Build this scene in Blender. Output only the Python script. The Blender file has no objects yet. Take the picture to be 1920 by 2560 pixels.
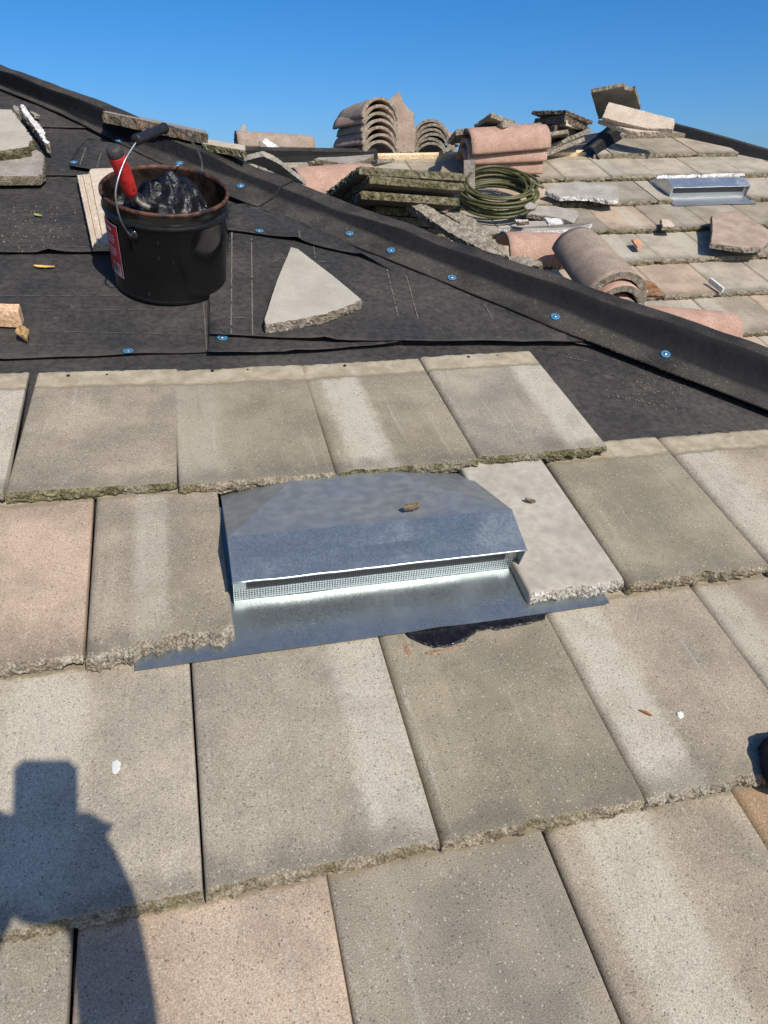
import bpy, bmesh, math, random
import numpy as np
from mathutils import Matrix, Vector, noise, Quaternion
random.seed(7)
rad = math.radians
scene = bpy.context.scene
COL = scene.collection
PI = math.pi

# ------------------------------------------------------------------ camera
SLOPE = rad(22.6)
RF = Matrix.Translation((0, 0, 4.0)) @ Matrix.Rotation(SLOPE, 4, 'X')    # roof frame: x along courses, y up slope, z normal
def axis_rot(v):
    v = Vector(v); a = v.length
    return Matrix.Rotation(a, 4, v.normalized()) if a > 1e-9 else Matrix.Identity(4)
FPX = 1851.056
CR = axis_rot((-0.77862094, 0.18988516, 0.1821911)).to_3x3()             # roof frame -> camera
CAM_RF = Vector((1.13311063, -3.55321582, 3.21057324)) * .31
cam_m = CR.transposed().to_4x4(); cam_m.translation = CAM_RF
CAM = RF @ cam_m
cd = bpy.data.cameras.new('camera'); cam = bpy.data.objects.new('camera', cd); COL.objects.link(cam)
cam.matrix_world = CAM
cd.sensor_fit = 'VERTICAL'; cd.sensor_height = 36; cd.sensor_width = 27; cd.lens = 36 * FPX / 2560
cd.clip_start = .02; cd.clip_end = 5000
scene.camera = cam
scene.render.resolution_x = 768; scene.render.resolution_y = 1024

# ------------------------------------------------------------------ sky, sun, exposure
K = 1.15732                                                               # measured picture (1659 wide) -> photograph pixels
def ray(px, py):
    d = Vector(((px * K - 960) / FPX, (1280 - py * K) / FPX, -1))
    return (CAM.to_3x3() @ d).normalized()
SUN = -ray(102, 1694)                                                     # the phone's own shadow gives the sun
elev = math.asin(SUN.z); azim = math.atan2(SUN.x, SUN.y)
w = bpy.data.worlds.new('World'); scene.world = w; w.use_nodes = True
nt = w.node_tree
sky = nt.nodes.new('ShaderNodeTexSky'); sky.sky_type = 'NISHITA'; sky.sun_disc = False
sky.sun_elevation = elev; sky.sun_rotation = azim; sky.air_density = 1.0; sky.dust_density = 5; sky.ozone_density = 8; sky.altitude = 1500
bg = nt.nodes['Background']; bg.inputs[1].default_value = .1
hs = nt.nodes.new('ShaderNodeHueSaturation'); hs.inputs['Saturation'].default_value = 1.22; hs.inputs['Value'].default_value = 1.27
nt.links.new(sky.outputs[0], hs.inputs['Color']); nt.links.new(hs.outputs[0], bg.inputs[0])
sl = bpy.data.lights.new('sun', 'SUN'); sl.energy = 4.7; sl.angle = rad(.5); sl.color = (1, .93, .83)
so = bpy.data.objects.new('sun', sl); COL.objects.link(so); so.location = (2, -6, 9)
so.rotation_euler = SUN.to_track_quat('Z', 'Y').to_euler()
vs = scene.view_settings; vs.view_transform = 'Standard'; vs.look = 'None'; vs.exposure = .05; vs.gamma = 1; vs.use_curve_mapping = False

# ------------------------------------------------------------------ material helper
class NB:
    def __init__(s, name):
        s.m = bpy.data.materials.new(name); s.m.use_nodes = True; s.t = s.m.node_tree; s.L = s.t.links
        s.b = s.t.nodes['Principled BSDF']
    def n(s, typ, **kw):
        o = s.t.nodes.new('ShaderNode' + typ)
        for k, v in kw.items():
            if k.startswith('i_'):
                key = k[2:]; o.inputs[int(key) if key.isdigit() else key].default_value = v
            else: setattr(o, k, v)
        return o
    def set(s, sock, v):
        if hasattr(v, 'outputs'): v = v.outputs[0]
        if hasattr(v, 'is_linked'): s.L.new(v, sock)
        else: sock.default_value = v
    def coord(s, out='Object', scale=None, rnd=True):
        c = s.n('TexCoord').outputs[out]
        if rnd:
            oi = s.n('ObjectInfo'); mu = s.n('VectorMath', operation='SCALE'); mu.inputs[0].default_value = (37, 53, 71)
            s.L.new(oi.outputs['Random'], mu.inputs['Scale'])
            ad = s.n('VectorMath', operation='ADD'); s.L.new(c, ad.inputs[0]); s.L.new(mu.outputs[0], ad.inputs[1]); c = ad.outputs[0]
        if scale:
            mu = s.n('VectorMath', operation='MULTIPLY'); s.L.new(c, mu.inputs[0]); mu.inputs[1].default_value = scale; c = mu.outputs[0]
        return c
    def noise(s, c, scale, detail=2, rough=.5, dist=0):
        o = s.n('TexNoise'); s.L.new(c, o.inputs['Vector']); o.inputs['Scale'].default_value = scale
        o.inputs['Detail'].default_value = detail; o.inputs['Roughness'].default_value = rough; o.inputs['Distortion'].default_value = dist
        return o.outputs['Fac']
    def ramp(s, f, a, b, lo=0., hi=1.):
        o = s.n('MapRange', interpolation_type='SMOOTHSTEP'); s.set(o.inputs[0], f)
        o.inputs[1].default_value = a; o.inputs[2].default_value = b; o.inputs[3].default_value = lo; o.inputs[4].default_value = hi
        return o.outputs[0]
    def mix(s, f, a, b, mode='MIX'):
        o = s.n('Mix', data_type='RGBA', blend_type=mode)
        s.set(o.inputs[0], f)
        for i, v in ((6, a), (7, b)):
            if isinstance(v, tuple): v = (*v, 1) if len(v) == 3 else v
            s.set(o.inputs[i], v)
        return o.outputs[2]
    def math(s, op, a, b=0.):
        o = s.n('Math', operation=op); s.set(o.inputs[0], a); s.set(o.inputs[1], b); return o.outputs[0]
    def grey(s, v):
        o = s.n('CombineColor')
        for i in range(3): s.set(o.inputs[i], v)
        return o.outputs[0]
    def attr(s, name, out='Fac'):
        return s.n('Attribute', attribute_type='OBJECT', attribute_name=name).outputs[out]
    def bump(s, h, strength=.3, dist=.002, prev=None):
        o = s.n('Bump'); o.inputs['Strength'].default_value = strength; o.inputs['Distance'].default_value = dist
        s.set(o.inputs['Height'], h)
        if prev is not None: s.L.new(prev, o.inputs['Normal'])
        return o.outputs[0]
    def done(s, col=None, rough=None, metal=None, normal=None, spec=None):
        if col is not None: s.set(s.b.inputs['Base Color'], (*col, 1) if isinstance(col, tuple) and len(col) == 3 else col)
        if rough is not None: s.set(s.b.inputs['Roughness'], rough)
        if metal is not None: s.set(s.b.inputs['Metallic'], metal)
        if spec is not None: s.set(s.b.inputs['Specular IOR Level'], spec)
        if normal is not None: s.L.new(normal, s.b.inputs['Normal'])
        return s.m

def mat_tile():
    s = NB('concrete tile'); c0 = s.coord(rnd=False); c = s.coord()
    tint = s.attr('tint', 'Color')
    xyz = s.n('SeparateXYZ'); s.L.new(c0, xyz.inputs[0]); X, Y = xyz.outputs[0], xyz.outputs[1]
    big = s.noise(c, 7, 4, .6); mid = s.noise(c, 28, 4, .6)
    col = s.mix(s.ramp(big, .3, .72), s.mix(1., tint, (.77, .765, .75), 'MULTIPLY'), s.mix(1., tint, (1.20, 1.18, 1.13), 'MULTIPLY'))
    # faint rust-pink and grey-green stains
    col = s.mix(s.ramp(s.noise(c, 11, 3), .58, .78, 0, .22), col, (.36, .25, .17))
    col = s.mix(s.ramp(s.noise(c, 9, 4), .55, .75, 0, .4), col, (.21, .19, .14))
    # pale weathered band running up the tile
    wob = s.math('MULTIPLY', s.math('SUBTRACT', s.noise(c, 9, 2), .5), .022)
    dx = s.math('ABSOLUTE', s.math('SUBTRACT', s.math('ADD', X, wob), s.attr('band_x')))
    bw = s.attr('band_w')
    bandv = s.math('DIVIDE', dx, bw)
    band = s.math('MULTIPLY', s.math('MULTIPLY', s.ramp(s.math('ADD', bandv, s.math('MULTIPLY', s.math('SUBTRACT', s.noise(c, 60, 3), .5), .5)), .62, 1.25, 1, 0), s.ramp(s.noise(c, 19, 4), .25, .6, .5, 1)), s.attr('band_s'))
    col = s.mix(band, col, (.47, .425, .335))
    # drip lines
    stre = s.noise(s.coord(scale=(70, 3.0, 3)), 1, 3)
    col = s.mix(s.ramp(stre, .60, .78, 0, .34), col, (.44, .41, .35)); col = s.mix(s.ramp(stre, .22, .40, .30, 0), col, (.17, .15, .115))
    # lichen blots, small dark droppings, pale scratches
    lic = s.math('MULTIPLY', s.ramp(s.noise(c, 42, 4, .7), .66, .72), s.ramp(s.noise(c, 6, 2), .5, .62))
    col = s.mix(s.math('MULTIPLY', lic, .55), col, (.15, .14, .10))
    scr = s.noise(s.coord(scale=(130, 9, 9)), 1, 2, .5, .9)
    col = s.mix(s.math('MULTIPLY', s.ramp(scr, .74, .80), .45), col, (.56, .54, .49))
    wear = s.math('MULTIPLY', s.ramp(s.noise(c, 90, 4, .7), .60, .70), s.ramp(s.noise(c, 5, 3), .48, .65))
    col = s.mix(s.math('MULTIPLY', wear, .4), col, (.48, .45, .39))
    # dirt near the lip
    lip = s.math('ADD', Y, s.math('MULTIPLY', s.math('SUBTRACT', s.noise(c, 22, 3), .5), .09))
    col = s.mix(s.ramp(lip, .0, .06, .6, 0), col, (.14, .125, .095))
    # granular sand surface
    g1 = s.noise(c, 520, 2, .7); g2 = s.noise(c, 210, 2, .6)
    gr = s.ramp(g1, .28, .74, .66, 1.31)
    grain = s.mix(1., col, s.grey(gr), 'MULTIPLY')
    grain = s.mix(s.ramp(g2, .62, .74, 0, .16), grain, (.07, .065, .05))
    vo = s.n('TexVoronoi'); s.L.new(c, vo.inputs['Vector']); vo.inputs['Scale'].default_value = 330
    sc = s.n('SeparateColor'); s.L.new(vo.outputs['Color'], sc.inputs[0])
    spk = s.math('MULTIPLY', s.ramp(sc.outputs[0], .945, .965), s.ramp(vo.outputs['Distance'], .30, .55, 1, 0))
    grain = s.mix(s.math('MULTIPLY', spk, .6), grain, (.55, .51, .43))
    spd = s.math('MULTIPLY', s.ramp(sc.outputs[1], .93, .95), s.ramp(vo.outputs['Distance'], .35, .6, 1, 0))
    grain = s.mix(s.math('MULTIPLY', spd, .55), grain, (.045, .04, .035))
    # smooth unpainted cement head, under the course above
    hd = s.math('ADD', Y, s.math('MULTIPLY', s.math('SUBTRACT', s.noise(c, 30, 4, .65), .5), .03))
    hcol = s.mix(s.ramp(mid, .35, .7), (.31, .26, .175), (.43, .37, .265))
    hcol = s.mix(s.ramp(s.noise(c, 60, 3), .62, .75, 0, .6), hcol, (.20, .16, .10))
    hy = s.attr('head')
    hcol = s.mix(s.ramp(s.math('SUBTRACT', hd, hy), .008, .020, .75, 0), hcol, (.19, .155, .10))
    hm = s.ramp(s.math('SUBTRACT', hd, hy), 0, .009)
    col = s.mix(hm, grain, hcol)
    inv = s.math('SUBTRACT', 1., hm)
    h = s.math('ADD', s.math('MULTIPLY', g1, inv), s.math('MULTIPLY', mid, .8))
    return s.done(col, .93, 0, s.bump(h, .55, .0022), .25)
def mat_edge(name, a, b, cc):
    s = NB(name); c = s.coord()
    n1 = s.noise(c, 45, 4, .65); n2 = s.noise(c, 260, 3, .7); n3 = s.noise(c, 16, 2)
    col = s.mix(s.ramp(n1, .36, .62), a, b)
    col = s.mix(s.ramp(n3, .5, .68, 0, .7), col, cc)
    col = s.mix(1., col, s.grey(s.ramp(n2, .25, .75, .35, 1.75)), 'MULTIPLY')
    return s.done(col, .95, 0, s.bump(s.math('ADD', n2, n1), .9, .004), .2)
def mat_cement(name, a, b, spots=(.2, .16, .11), grain=300, rough=.9, amt=.35, bands=False, gc=.38):
    s = NB(name); c = s.coord()
    n1 = s.noise(c, 12, 4, .6); n2 = s.noise(c, grain, 3, .65)
    col = s.mix(s.ramp(n1, .32, .7), a, b)
    if bands: col = s.mix(s.ramp(s.noise(s.coord(scale=(4, 60, 30)), 1, 3), .45, .7, 0, .5), col, tuple(x * .7 for x in a))
    col = s.mix(s.ramp(s.noise(c, 35, 3), .6, .76, 0, amt), col, spots)
    col = s.mix(1., col, s.grey(s.ramp(n2, .25, .75, 1 - gc, 1 + gc)), 'MULTIPLY')
    return s.done(col, rough, 0, s.bump(n2, gc, .0018), .25)
def mat_felt(name, base, dust, amt, flat=False):
    s = NB(name); c = s.coord(rnd=False)
    n1 = s.noise(c, 3.2, 5, .62, .4); n2 = s.noise(c, 60, 3, .7); n3 = s.noise(s.coord(scale=(2.2, 42, 8), rnd=False), 1, 4, .6)
    col = s.mix(s.ramp(n1, .38, .78, 0, amt), base, dust)
    col = s.mix(s.ramp(n3, .60, .74, 0, amt * .55), col, dust)
    col = s.mix(s.ramp(s.noise(c, 420, 2, .7), .62, .76, 0, .5), col, tuple(min(1, x * 1.8) for x in dust))
    col = s.mix(1., col, s.grey(s.ramp(n2, .25, .75, .7, 1.3)), 'MULTIPLY')
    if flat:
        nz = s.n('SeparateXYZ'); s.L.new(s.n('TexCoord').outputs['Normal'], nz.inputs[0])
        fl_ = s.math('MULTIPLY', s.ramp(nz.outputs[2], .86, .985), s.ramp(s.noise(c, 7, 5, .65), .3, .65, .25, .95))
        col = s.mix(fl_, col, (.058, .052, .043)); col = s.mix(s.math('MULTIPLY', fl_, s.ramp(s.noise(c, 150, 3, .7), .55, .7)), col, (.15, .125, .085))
    else:
        foot = s.math('MULTIPLY', s.ramp(s.noise(c, 14, 5, .7, .6), .56, .66), s.ramp(s.noise(c, 2.3, 2), .45, .6))
        col = s.mix(s.math('MULTIPLY', foot, .5), col, dust)
        scu = s.noise(s.coord(scale=(9, 120, 9), rnd=False), 1, 3, .6, 1.2); col = s.mix(s.ramp(scu, .70, .78, 0, .6), col, tuple(x * 1.3 for x in dust))
    b1 = s.bump(s.noise(c, 9, 4, .55), .35, .02)
    return s.done(col, s.ramp(n2, .3, .7, .62, .85), 0, s.bump(s.noise(c, 330, 2), .3, .0012, b1), .2)
def mat_metal(name, base=(.38, .43, .435), rough=.30, spangle=300, dirt=.10, dust=.20):
    s = NB(name); c = s.coord(rnd=False)
    vo = s.n('TexVoronoi'); s.L.new(c, vo.inputs['Vector']); vo.inputs['Scale'].default_value = spangle
    sc = s.n('SeparateColor'); s.L.new(vo.outputs['Color'], sc.inputs[0])
    n1 = s.noise(c, 9, 4, .6)
    col = s.mix(s.ramp(sc.outputs[0], 0, 1, .0, .3), base, tuple(x * 1.18 for x in base))
    col = s.mix(s.ramp(n1, .5, .8, 0, dirt), col, (.22, .21, .19))
    r = s.math('ADD', s.ramp(sc.outputs[1], 0, 1, rough - .04, rough + .05), s.ramp(n1, .45, .8, 0, .16))
    met = 1.
    if dust:
        dm = s.ramp(s.noise(c, 5, 5, .65), .25, .8, min(1, dust * (.35 if dust > .5 else .75)), min(1, dust))
        col = s.mix(dm, col, s.mix(s.ramp(s.noise(c, 40, 3), .3, .7), (.15, .145, .13), (.24, .235, .215)))
        met = s.math('SUBTRACT', 1., dm)
    return s.done(col, r, met, s.bump(s.noise(c, 6, 3), .10, .02))
def mat_simple(name, col, rough=.7, metal=0, var=.25, scale=40, spec=.4, bump=.15):
    s = NB(name); c = s.coord()
    n1 = s.noise(c, scale, 4, .6)
    cc = s.mix(s.ramp(n1, .3, .7), tuple(x * (1 - var) for x in col), tuple(min(1, x * (1 + var)) for x in col))
    return s.done(cc, rough, metal, s.bump(s.noise(c, scale * 6, 2), bump, .002), spec)

M = {}
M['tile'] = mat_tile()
M['edge'] = mat_edge('broken lip', (.14, .115, .075), (.28, .24, .175), (.155, .135, .07))
M['edge_moss'] = mat_edge('mossy lip', (.075, .068, .032), (.185, .165, .095), (.22, .195, .145))
M['edge_grey'] = mat_edge('crumbled lip', (.17, .145, .11), (.33, .29, .225), (.22, .18, .125))
M['edge_white'] = mat_edge('fresh break', (.52, .50, .46), (.72, .71, .68), (.45, .42, .37))
M['edge_pale'] = mat_edge('pale break', (.30, .27, .22), (.44, .41, .36), (.34, .30, .25))
M['edge_dark'] = mat_edge('old dark break', (.055, .047, .034), (.16, .13, .095), (.20, .12, .07))
M['under'] = mat_cement('tile underside', (.16, .15, .13), (.24, .22, .19))
M['pale'] = mat_cement('pale cement', (.34, .31, .25), (.41, .375, .305), (.28, .24, .18), 420, .9, .3, False, .25)
M['cutpale'] = mat_cement('bare cement tile', (.35, .31, .25), (.41, .37, .305), (.31, .22, .16), 45, .9, .5, False, .14)
M['buff'] = mat_cement('buff cement', (.47, .38, .28), (.57, .48, .37), (.3, .22, .15), 300, .88, .3)
M['greybrown'] = mat_cement('grey brown cement', (.22, .195, .16), (.33, .295, .245), (.14, .12, .095))  # muted grey-brown cement for loose tiles and shards
M['brownslab'] = mat_cement('brown stained cement', (.30, .22, .165), (.40, .31, .24), (.16, .12, .09), 260, .9, .5)
M['terracotta'] = mat_cement('pink concrete barrel', (.36, .22, .16), (.44, .285, .215), (.30, .245, .19), 230, .92, .5)
M['barrelgrey'] = mat_cement('weathered barrel', (.27, .205, .155), (.36, .285, .22), (.18, .15, .12), 230, .92, .5)
M['felt'] = mat_felt('roofing felt', (.036, .034, .032), (.115, .100, .082), .45)
M['felt_hip'] = mat_felt('hip felt', (.0085, .0085, .009), (.03, .028, .026), .25, True)
M['metal'] = mat_metal('galvanised steel')
M['metal_bright'] = mat_metal('bright galvanised steel', (.68, .71, .73), .33, 60, .1)
M['metal_dusty'] = mat_metal('dusty galvanised steel', rough=.34, dust=1.15)
M['deck'] = mat_simple('deck board', (.2, .15, .1))
M['blue'] = mat_simple('blue plastic cap', (.045, .165, .29), .55, 0, .25, 120)
M['nail'] = mat_simple('nail head', (.5, .5, .5), .4, .9)
M['chalk'] = mat_simple('chalk mark', (.135, .122, .10), .9, 0, .4, 200)
M['wood'] = mat_cement('cut timber', (.62, .38, .21), (.74, .50, .31), (.5, .28, .14), 120, .75, .3, True)
M['wood_grey'] = mat_cement('weathered timber', (.20, .17, .14), (.34, .30, .26), (.08, .07, .06), 120, .85, .5)
M['wood_yellow'] = mat_cement('new timber', (.70, .52, .30), (.80, .64, .42), (.55, .28, .12), 100, .75, .4)
M['stucco'] = mat_cement('stucco', (.5, .45, .37), (.58, .53, .44))
M['ground'] = mat_cement('dry ground', (.20, .17, .11), (.28, .24, .16), (.10, .12, .05), 3, .95, .6)

# ------------------------------------------------------------------ mesh and object helpers
def mesh(name, verts, faces, mats=(), midx=None, smooth=False):
    me = bpy.data.meshes.new(name); me.from_pydata([tuple(v) for v in verts], [], [tuple(f) for f in faces])
    for m in mats: me.materials.append(M[m] if isinstance(m, str) else m)
    if midx is not None: me.polygons.foreach_set('material_index', midx)
    if smooth: me.polygons.foreach_set('use_smooth', [True] * len(me.polygons))
    me.update(); return me
def obj(name, me, parent=None, mat=None):
    o = bpy.data.objects.new(name, me); COL.objects.link(o)
    if parent is not None: o.parent = parent
    if mat is not None:
        o.matrix_local = mat if parent is not None else mat
        if parent is None: o.matrix_world = mat
    return o
def tag(o, label, cat, group=None):
    o['label'] = label; o['category'] = cat
    if group: o['group'] = group
    return o
def thing(name, label, cat, mat, group=None):
    o = bpy.data.objects.new(name, None); COL.objects.link(o); o.matrix_world = mat; o.empty_display_size = .05
    return tag(o, label, cat, group)
def fix_normals(me):
    bm = bmesh.new(); bm.from_mesh(me); bmesh.ops.recalc_face_normals(bm, faces=bm.faces); bm.to_mesh(me); bm.free(); return me
class MB:
    def __init__(s): s.v = []; s.f = []; s.mi = []
    def add(s, v, f, mi=0):
        b = len(s.v); s.v += [tuple(x) for x in v]; s.f += [tuple(i + b for i in q) for q in f]; s.mi += [mi] * len(f); return s
    def box(s, lo, hi, mi=0, m=None):
        (a, b, c), (d, e, g) = lo, hi
        v = [Vector(p) for p in ((a,b,c),(d,b,c),(d,e,c),(a,e,c),(a,b,g),(d,b,g),(d,e,g),(a,e,g))]
        if m is not None: v = [m @ p for p in v]
        return s.add(v, [(3,2,1,0),(4,5,6,7),(0,1,5,4),(1,2,6,5),(2,3,7,6),(3,0,4,7)], mi)
    def lathe(s, prof, n=48, mi=0, cap0=False, cap1=False):
        v = []; f = []
        for r, z in prof:
            for i in range(n): a = 2 * PI * i / n; v.append((r * math.cos(a), r * math.sin(a), z))
        for j in range(len(prof) - 1):
            for i in range(n): f.append((j*n+i, j*n+(i+1)%n, (j+1)*n+(i+1)%n, (j+1)*n+i))
        if cap0: f.append(tuple(range(n))[::-1])
        if cap1: f.append(tuple(range((len(prof)-1)*n, len(prof)*n)))
        return s.add(v, f, mi)
    def tube(s, pts, r, n=8, mi=0, caps=True):
        pts = [Vector(p) for p in pts]; v = []; f = []; up = None
        rs = r if isinstance(r, (list, tuple)) else [r] * len(pts)
        for i, p in enumerate(pts):
            t = (pts[min(i+1, len(pts)-1)] - pts[max(i-1, 0)]).normalized()
            if up is None: up = t.orthogonal().normalized()
            up = (up - t * up.dot(t)).normalized(); sd = t.cross(up)
            for k in range(n):
                a = 2 * PI * k / n; v.append(p + (up * math.cos(a) + sd * math.sin(a)) * rs[i])
        for i in range(len(pts) - 1):
            for k in range(n): f.append((i*n+k, i*n+(k+1)%n, (i+1)*n+(k+1)%n, (i+1)*n+k))
        if caps: f.append(tuple(range(n))[::-1]); f.append(tuple(range((len(pts)-1)*n, len(pts)*n)))
        return s.add(v, f, mi)
    def mesh(s, name, mats, smooth=False):
        return mesh(name, s.v, s.f, mats, s.mi, smooth)
    def obj(s, name, mats, parent=None, mat=None, smooth=False):
        return obj(name, s.mesh(name, mats, smooth), parent, mat)
def n1(x, y=0., z=0.): return noise.noise(Vector((x, y, z)))
def fn(x, y, z, octs=3):
    r = 0; a = 1
    for i in range(octs): r += a * noise.noise(Vector((x, y, z))); x *= 2.1; y *= 2.1; z *= 2.1; a *= .55
    return r
# planes and pixels: a pixel gives a direction, the plane a thing lies on gives its distance
def hit(F, px, py, z=0.):
    o = CAM.translation; d = ray(px, py); n = F.to_3x3() @ Vector((0, 0, 1)); p0 = F @ Vector((0, 0, z))
    return o + d * ((p0 - o).dot(n) / d.dot(n))
def loc(F, px, py, z=0.): return F.inverted() @ hit(F, px, py, z)
def at(px, py, dist): return CAM.translation + ray(px, py) * dist
def frame(o, x, n):
    n = Vector(n).normalized(); x = Vector(x); x = (x - n * x.dot(n)).normalized(); y = n.cross(x)
    m = Matrix((x, y, n)).transposed().to_4x4(); m.translation = o; return m

def tile_mesh(name, x0, x1, L=.446, t=.028, nu=90, seed=0, rag=.0035, edge='edge', notch=True, big=0., bevel=.014, headrag=.003, top='tile', skew=0.):
    """one flat concrete roof tile: lip at y=0, head at y=L, top at z=0; ragged crumbly lip"""
    W = x1 - x0
    offs = [(0, -.015), (.0010, -.0095), (.0030, -.0050), (.0065, -.0017), (.011, 0)]
    inner = max(4, nu - 7)
    xs = [(x0 + a * bevel / .011, z * min(1, bevel / .012)) for a, z in offs]
    xs += [(x0 + bevel + (W - bevel - .004) * i / inner, 0) for i in range(1, inner)]
    xs += [(x1 - .003, 0), (x1 - .0012, -.0008), (x1, -.004)]
    tops = [L, L - .003, L - .009, L - .018, L * .75, L * .5, L * .25, .06, .03, .015, .007, .0025]
    tz = [-.009, -.004, -.0012, 0, 0, 0, 0, 0, 0, 0, -.0004, -.0012]
    nf = 7 if nu > 40 else 3
    V = []; ring = None
    for i, (x, zb) in enumerate(xs):
        lp = rag * fn(x * 55 + seed, seed * 3.1, 0, 4) * 1.5 + rag * .5 * n1(x * 330, seed, 0)
        if big: lp += big * max(0, fn(x * 13 + seed * 7, seed, 2, 3) + .15) * 2
        lp += .008 * max(0, n1(x * 17 + seed * 4.4, seed, 5) - .32) * 3
        hr = headrag * fn(x * 40 + seed, seed * 5, 9, 3) * 1.6
        sk = skew * (x - x0)
        col = [(x, L + hr, -t), ]
        for y, z in zip(tops, tz):
            f1 = max(0, 1 - y / .06); f2 = max(0, 1 - (L - y) / .06)
            col.append((x, y + lp * f1 + hr * f2 + sk * f1, z + zb * (1 if y > .0 else 1) + .0006 * fn(x * 30, y * 30, seed, 2)))
        for j in range(1, nf + 1):
            q = j / nf; z = -.002 - (t - .002) * q
            out = .0042 * fn(x * 60 + seed * 2, z * 120, seed, 3) + .0026 * fn(x * 230, z * 260, seed, 2)
            chip = max(0, n1(x * 17 + seed * 4.4, seed, 5) - .32) * 3; out += .010 * chip * (1 - q * .8); 
            out -= .004 * math.sin(PI * min(1, q * 1.1))
            if notch and x > x1 - .030 and q > .5: out += .014
            if big: out -= big * .5 * q
            z += .0016 * n1(x * 90, q * 9, seed) if j < nf else .002 * fn(x * 50, 3, seed, 2)
            col.append((x, lp + sk + out, min(z + zb * .4, -.002)))
        col.append((x, .05, -t))
        V += col; ring = len(col)
    F = []; mi = []; nt_ = len(tops)
    for i in range(len(xs) - 1):
        for j in range(ring):
            jn = (j + 1) % ring
            F.append((i*ring+j, (i+1)*ring+j, (i+1)*ring+jn, i*ring+jn))
            mi.append(1 if nt_ - 0 <= j <= nt_ + nf - 1 else (0 if j < nt_ else 2))
    e = (len(xs) - 1) * ring
    F.append(tuple(range(ring))[::-1]); F.append(tuple(e + j for j in range(ring))); mi += [0, 0]
    me = mesh(name, V, F, (top, edge, 'under'), mi)
    sm = [mi[k] == 0 for k in range(len(F))]; me.polygons.foreach_set('use_smooth', sm)
    return fix_normals(me)

def resample(poly, step):
    out = []
    for i, p in enumerate(poly):
        q = poly[(i + 1) % len(poly)]; d = math.dist(p[:2], q[:2]); n = max(1, int(d / step))
        for k in range(n): out.append((p[0] + (q[0]-p[0]) * k / n, p[1] + (q[1]-p[1]) * k / n, i))
    return out
def slab_mesh(name, poly, t, top='pale', side='edge', under='under', rough=.003, clean=(), step=.006, seed=0, warp=.0, rows=3):
    """flat piece of the given outline, top at z=0; the sides are broken unless their index is in clean"""
    area = sum(poly[i][0]*poly[(i+1)%len(poly)][1] - poly[(i+1)%len(poly)][0]*poly[i][1] for i in range(len(poly)))
    if area < 0:
        n = len(poly); poly = poly[::-1]; clean = tuple((n - 2 - c) % n for c in clean)
    pts = resample(poly, step); n = len(pts); V = []; F = []; mi = []
    cx = sum(p[0] for p in pts) / n; cy = sum(p[1] for p in pts) / n
    for j in range(rows + 2):
        q = j / (rows + 1)
        for i, (x, y, e) in enumerate(pts):
            a = pts[i-1]; b = pts[(i+1) % n]; tx, ty = b[0]-a[0], b[1]-a[1]; l = math.hypot(tx, ty) or 1
            nx, ny = ty / l, -tx / l
            r = rough if e not in clean else .0006
            o = r * (fn(x * 70 + seed, y * 70, q * 1.2 + seed, 3) + .6 * n1(x * 260, y * 260, q * 5 + seed)) - r * .5
            if j == 0: o -= .0012
            z = -t * q + (0 if j in (0, rows + 1) else r * .5 * n1(x * 120, y * 120, q * 7)) + warp * fn(x * 9, y * 9, seed, 2)
            V.append((x + nx * o, y + ny * o, z))
    for j in range(rows + 1):
        for i in range(n):
            F.append((j*n+i, (j+1)*n+i, (j+1)*n+(i+1)%n, j*n+(i+1)%n)); mi.append(1)
    F.append(tuple(range(n))); mi.append(0)
    F.append(tuple((rows+1)*n + i for i in range(n))[::-1]); mi.append(2)
    return fix_normals(mesh(name, V, F, (top, side, under), mi))
def slab_px(name, px, F, z, t, **kw):
    """slab whose top face, on the plane z of frame F, has the pixel outline px; returns mesh and its own frame"""
    pts = [loc(F, x, y, z) for x, y in px]
    c = sum(pts, Vector()) / len(pts)
    me = slab_mesh(name, [(p.x - c.x, p.y - c.y) for p in pts], t, **kw)
    return me, F @ Matrix.Translation((c.x, c.y, z))
def barrel_mesh(name, L=.5, r0=.135, r1=.115, t=.016, arc=2.9, mat='terracotta', seed=0, rim=True, edge='edge_grey', n=22, m=14):
    """half round ridge tile along x, crown up, open below"""
    V = []; F = []; mi = []
    for i in range(m + 1):
        q = i / m; x = L * q; r = r0 + (r1 - r0) * q
        if rim and q > .86: r -= .006
        for s_ in (0, 1):
            for k in range(n + 1):
                a = PI / 2 + arc * (k / n - .5); rr = r - (t if s_ else 0)
                xe = x + (.004 * fn(k * .9, seed, q * 2, 3) if i in (0, m) else 0)
                rr += .0015 * fn(x * 20, k * .4, seed + s_, 2)
                V.append((xe, rr * math.cos(a), rr * math.sin(a)))
    w_ = n + 1; rg = 2 * w_
    for i in range(m):
        for k in range(n):
            F.append((i*rg+k, i*rg+k+1, (i+1)*rg+k+1, (i+1)*rg+k)); mi.append(0)
            F.append((i*rg+w_+k, (i+1)*rg+w_+k, (i+1)*rg+w_+k+1, i*rg+w_+k+1)); mi.append(2)
        for k in (0, n): F.append((i*rg+k, (i+1)*rg+k, (i+1)*rg+w_+k, i*rg+w_+k)); mi.append(1)
    for i in (0, m):
        for k in range(n): F.append((i*rg+k, i*rg+k+1, i*rg+w_+k+1, i*rg+w_+k)); mi.append(1)
    me = fix_normals(mesh(name, V, F, (mat, edge, mat), mi)); me.polygons.foreach_set('use_smooth', [x != 1 for x in mi]); return me

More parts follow.
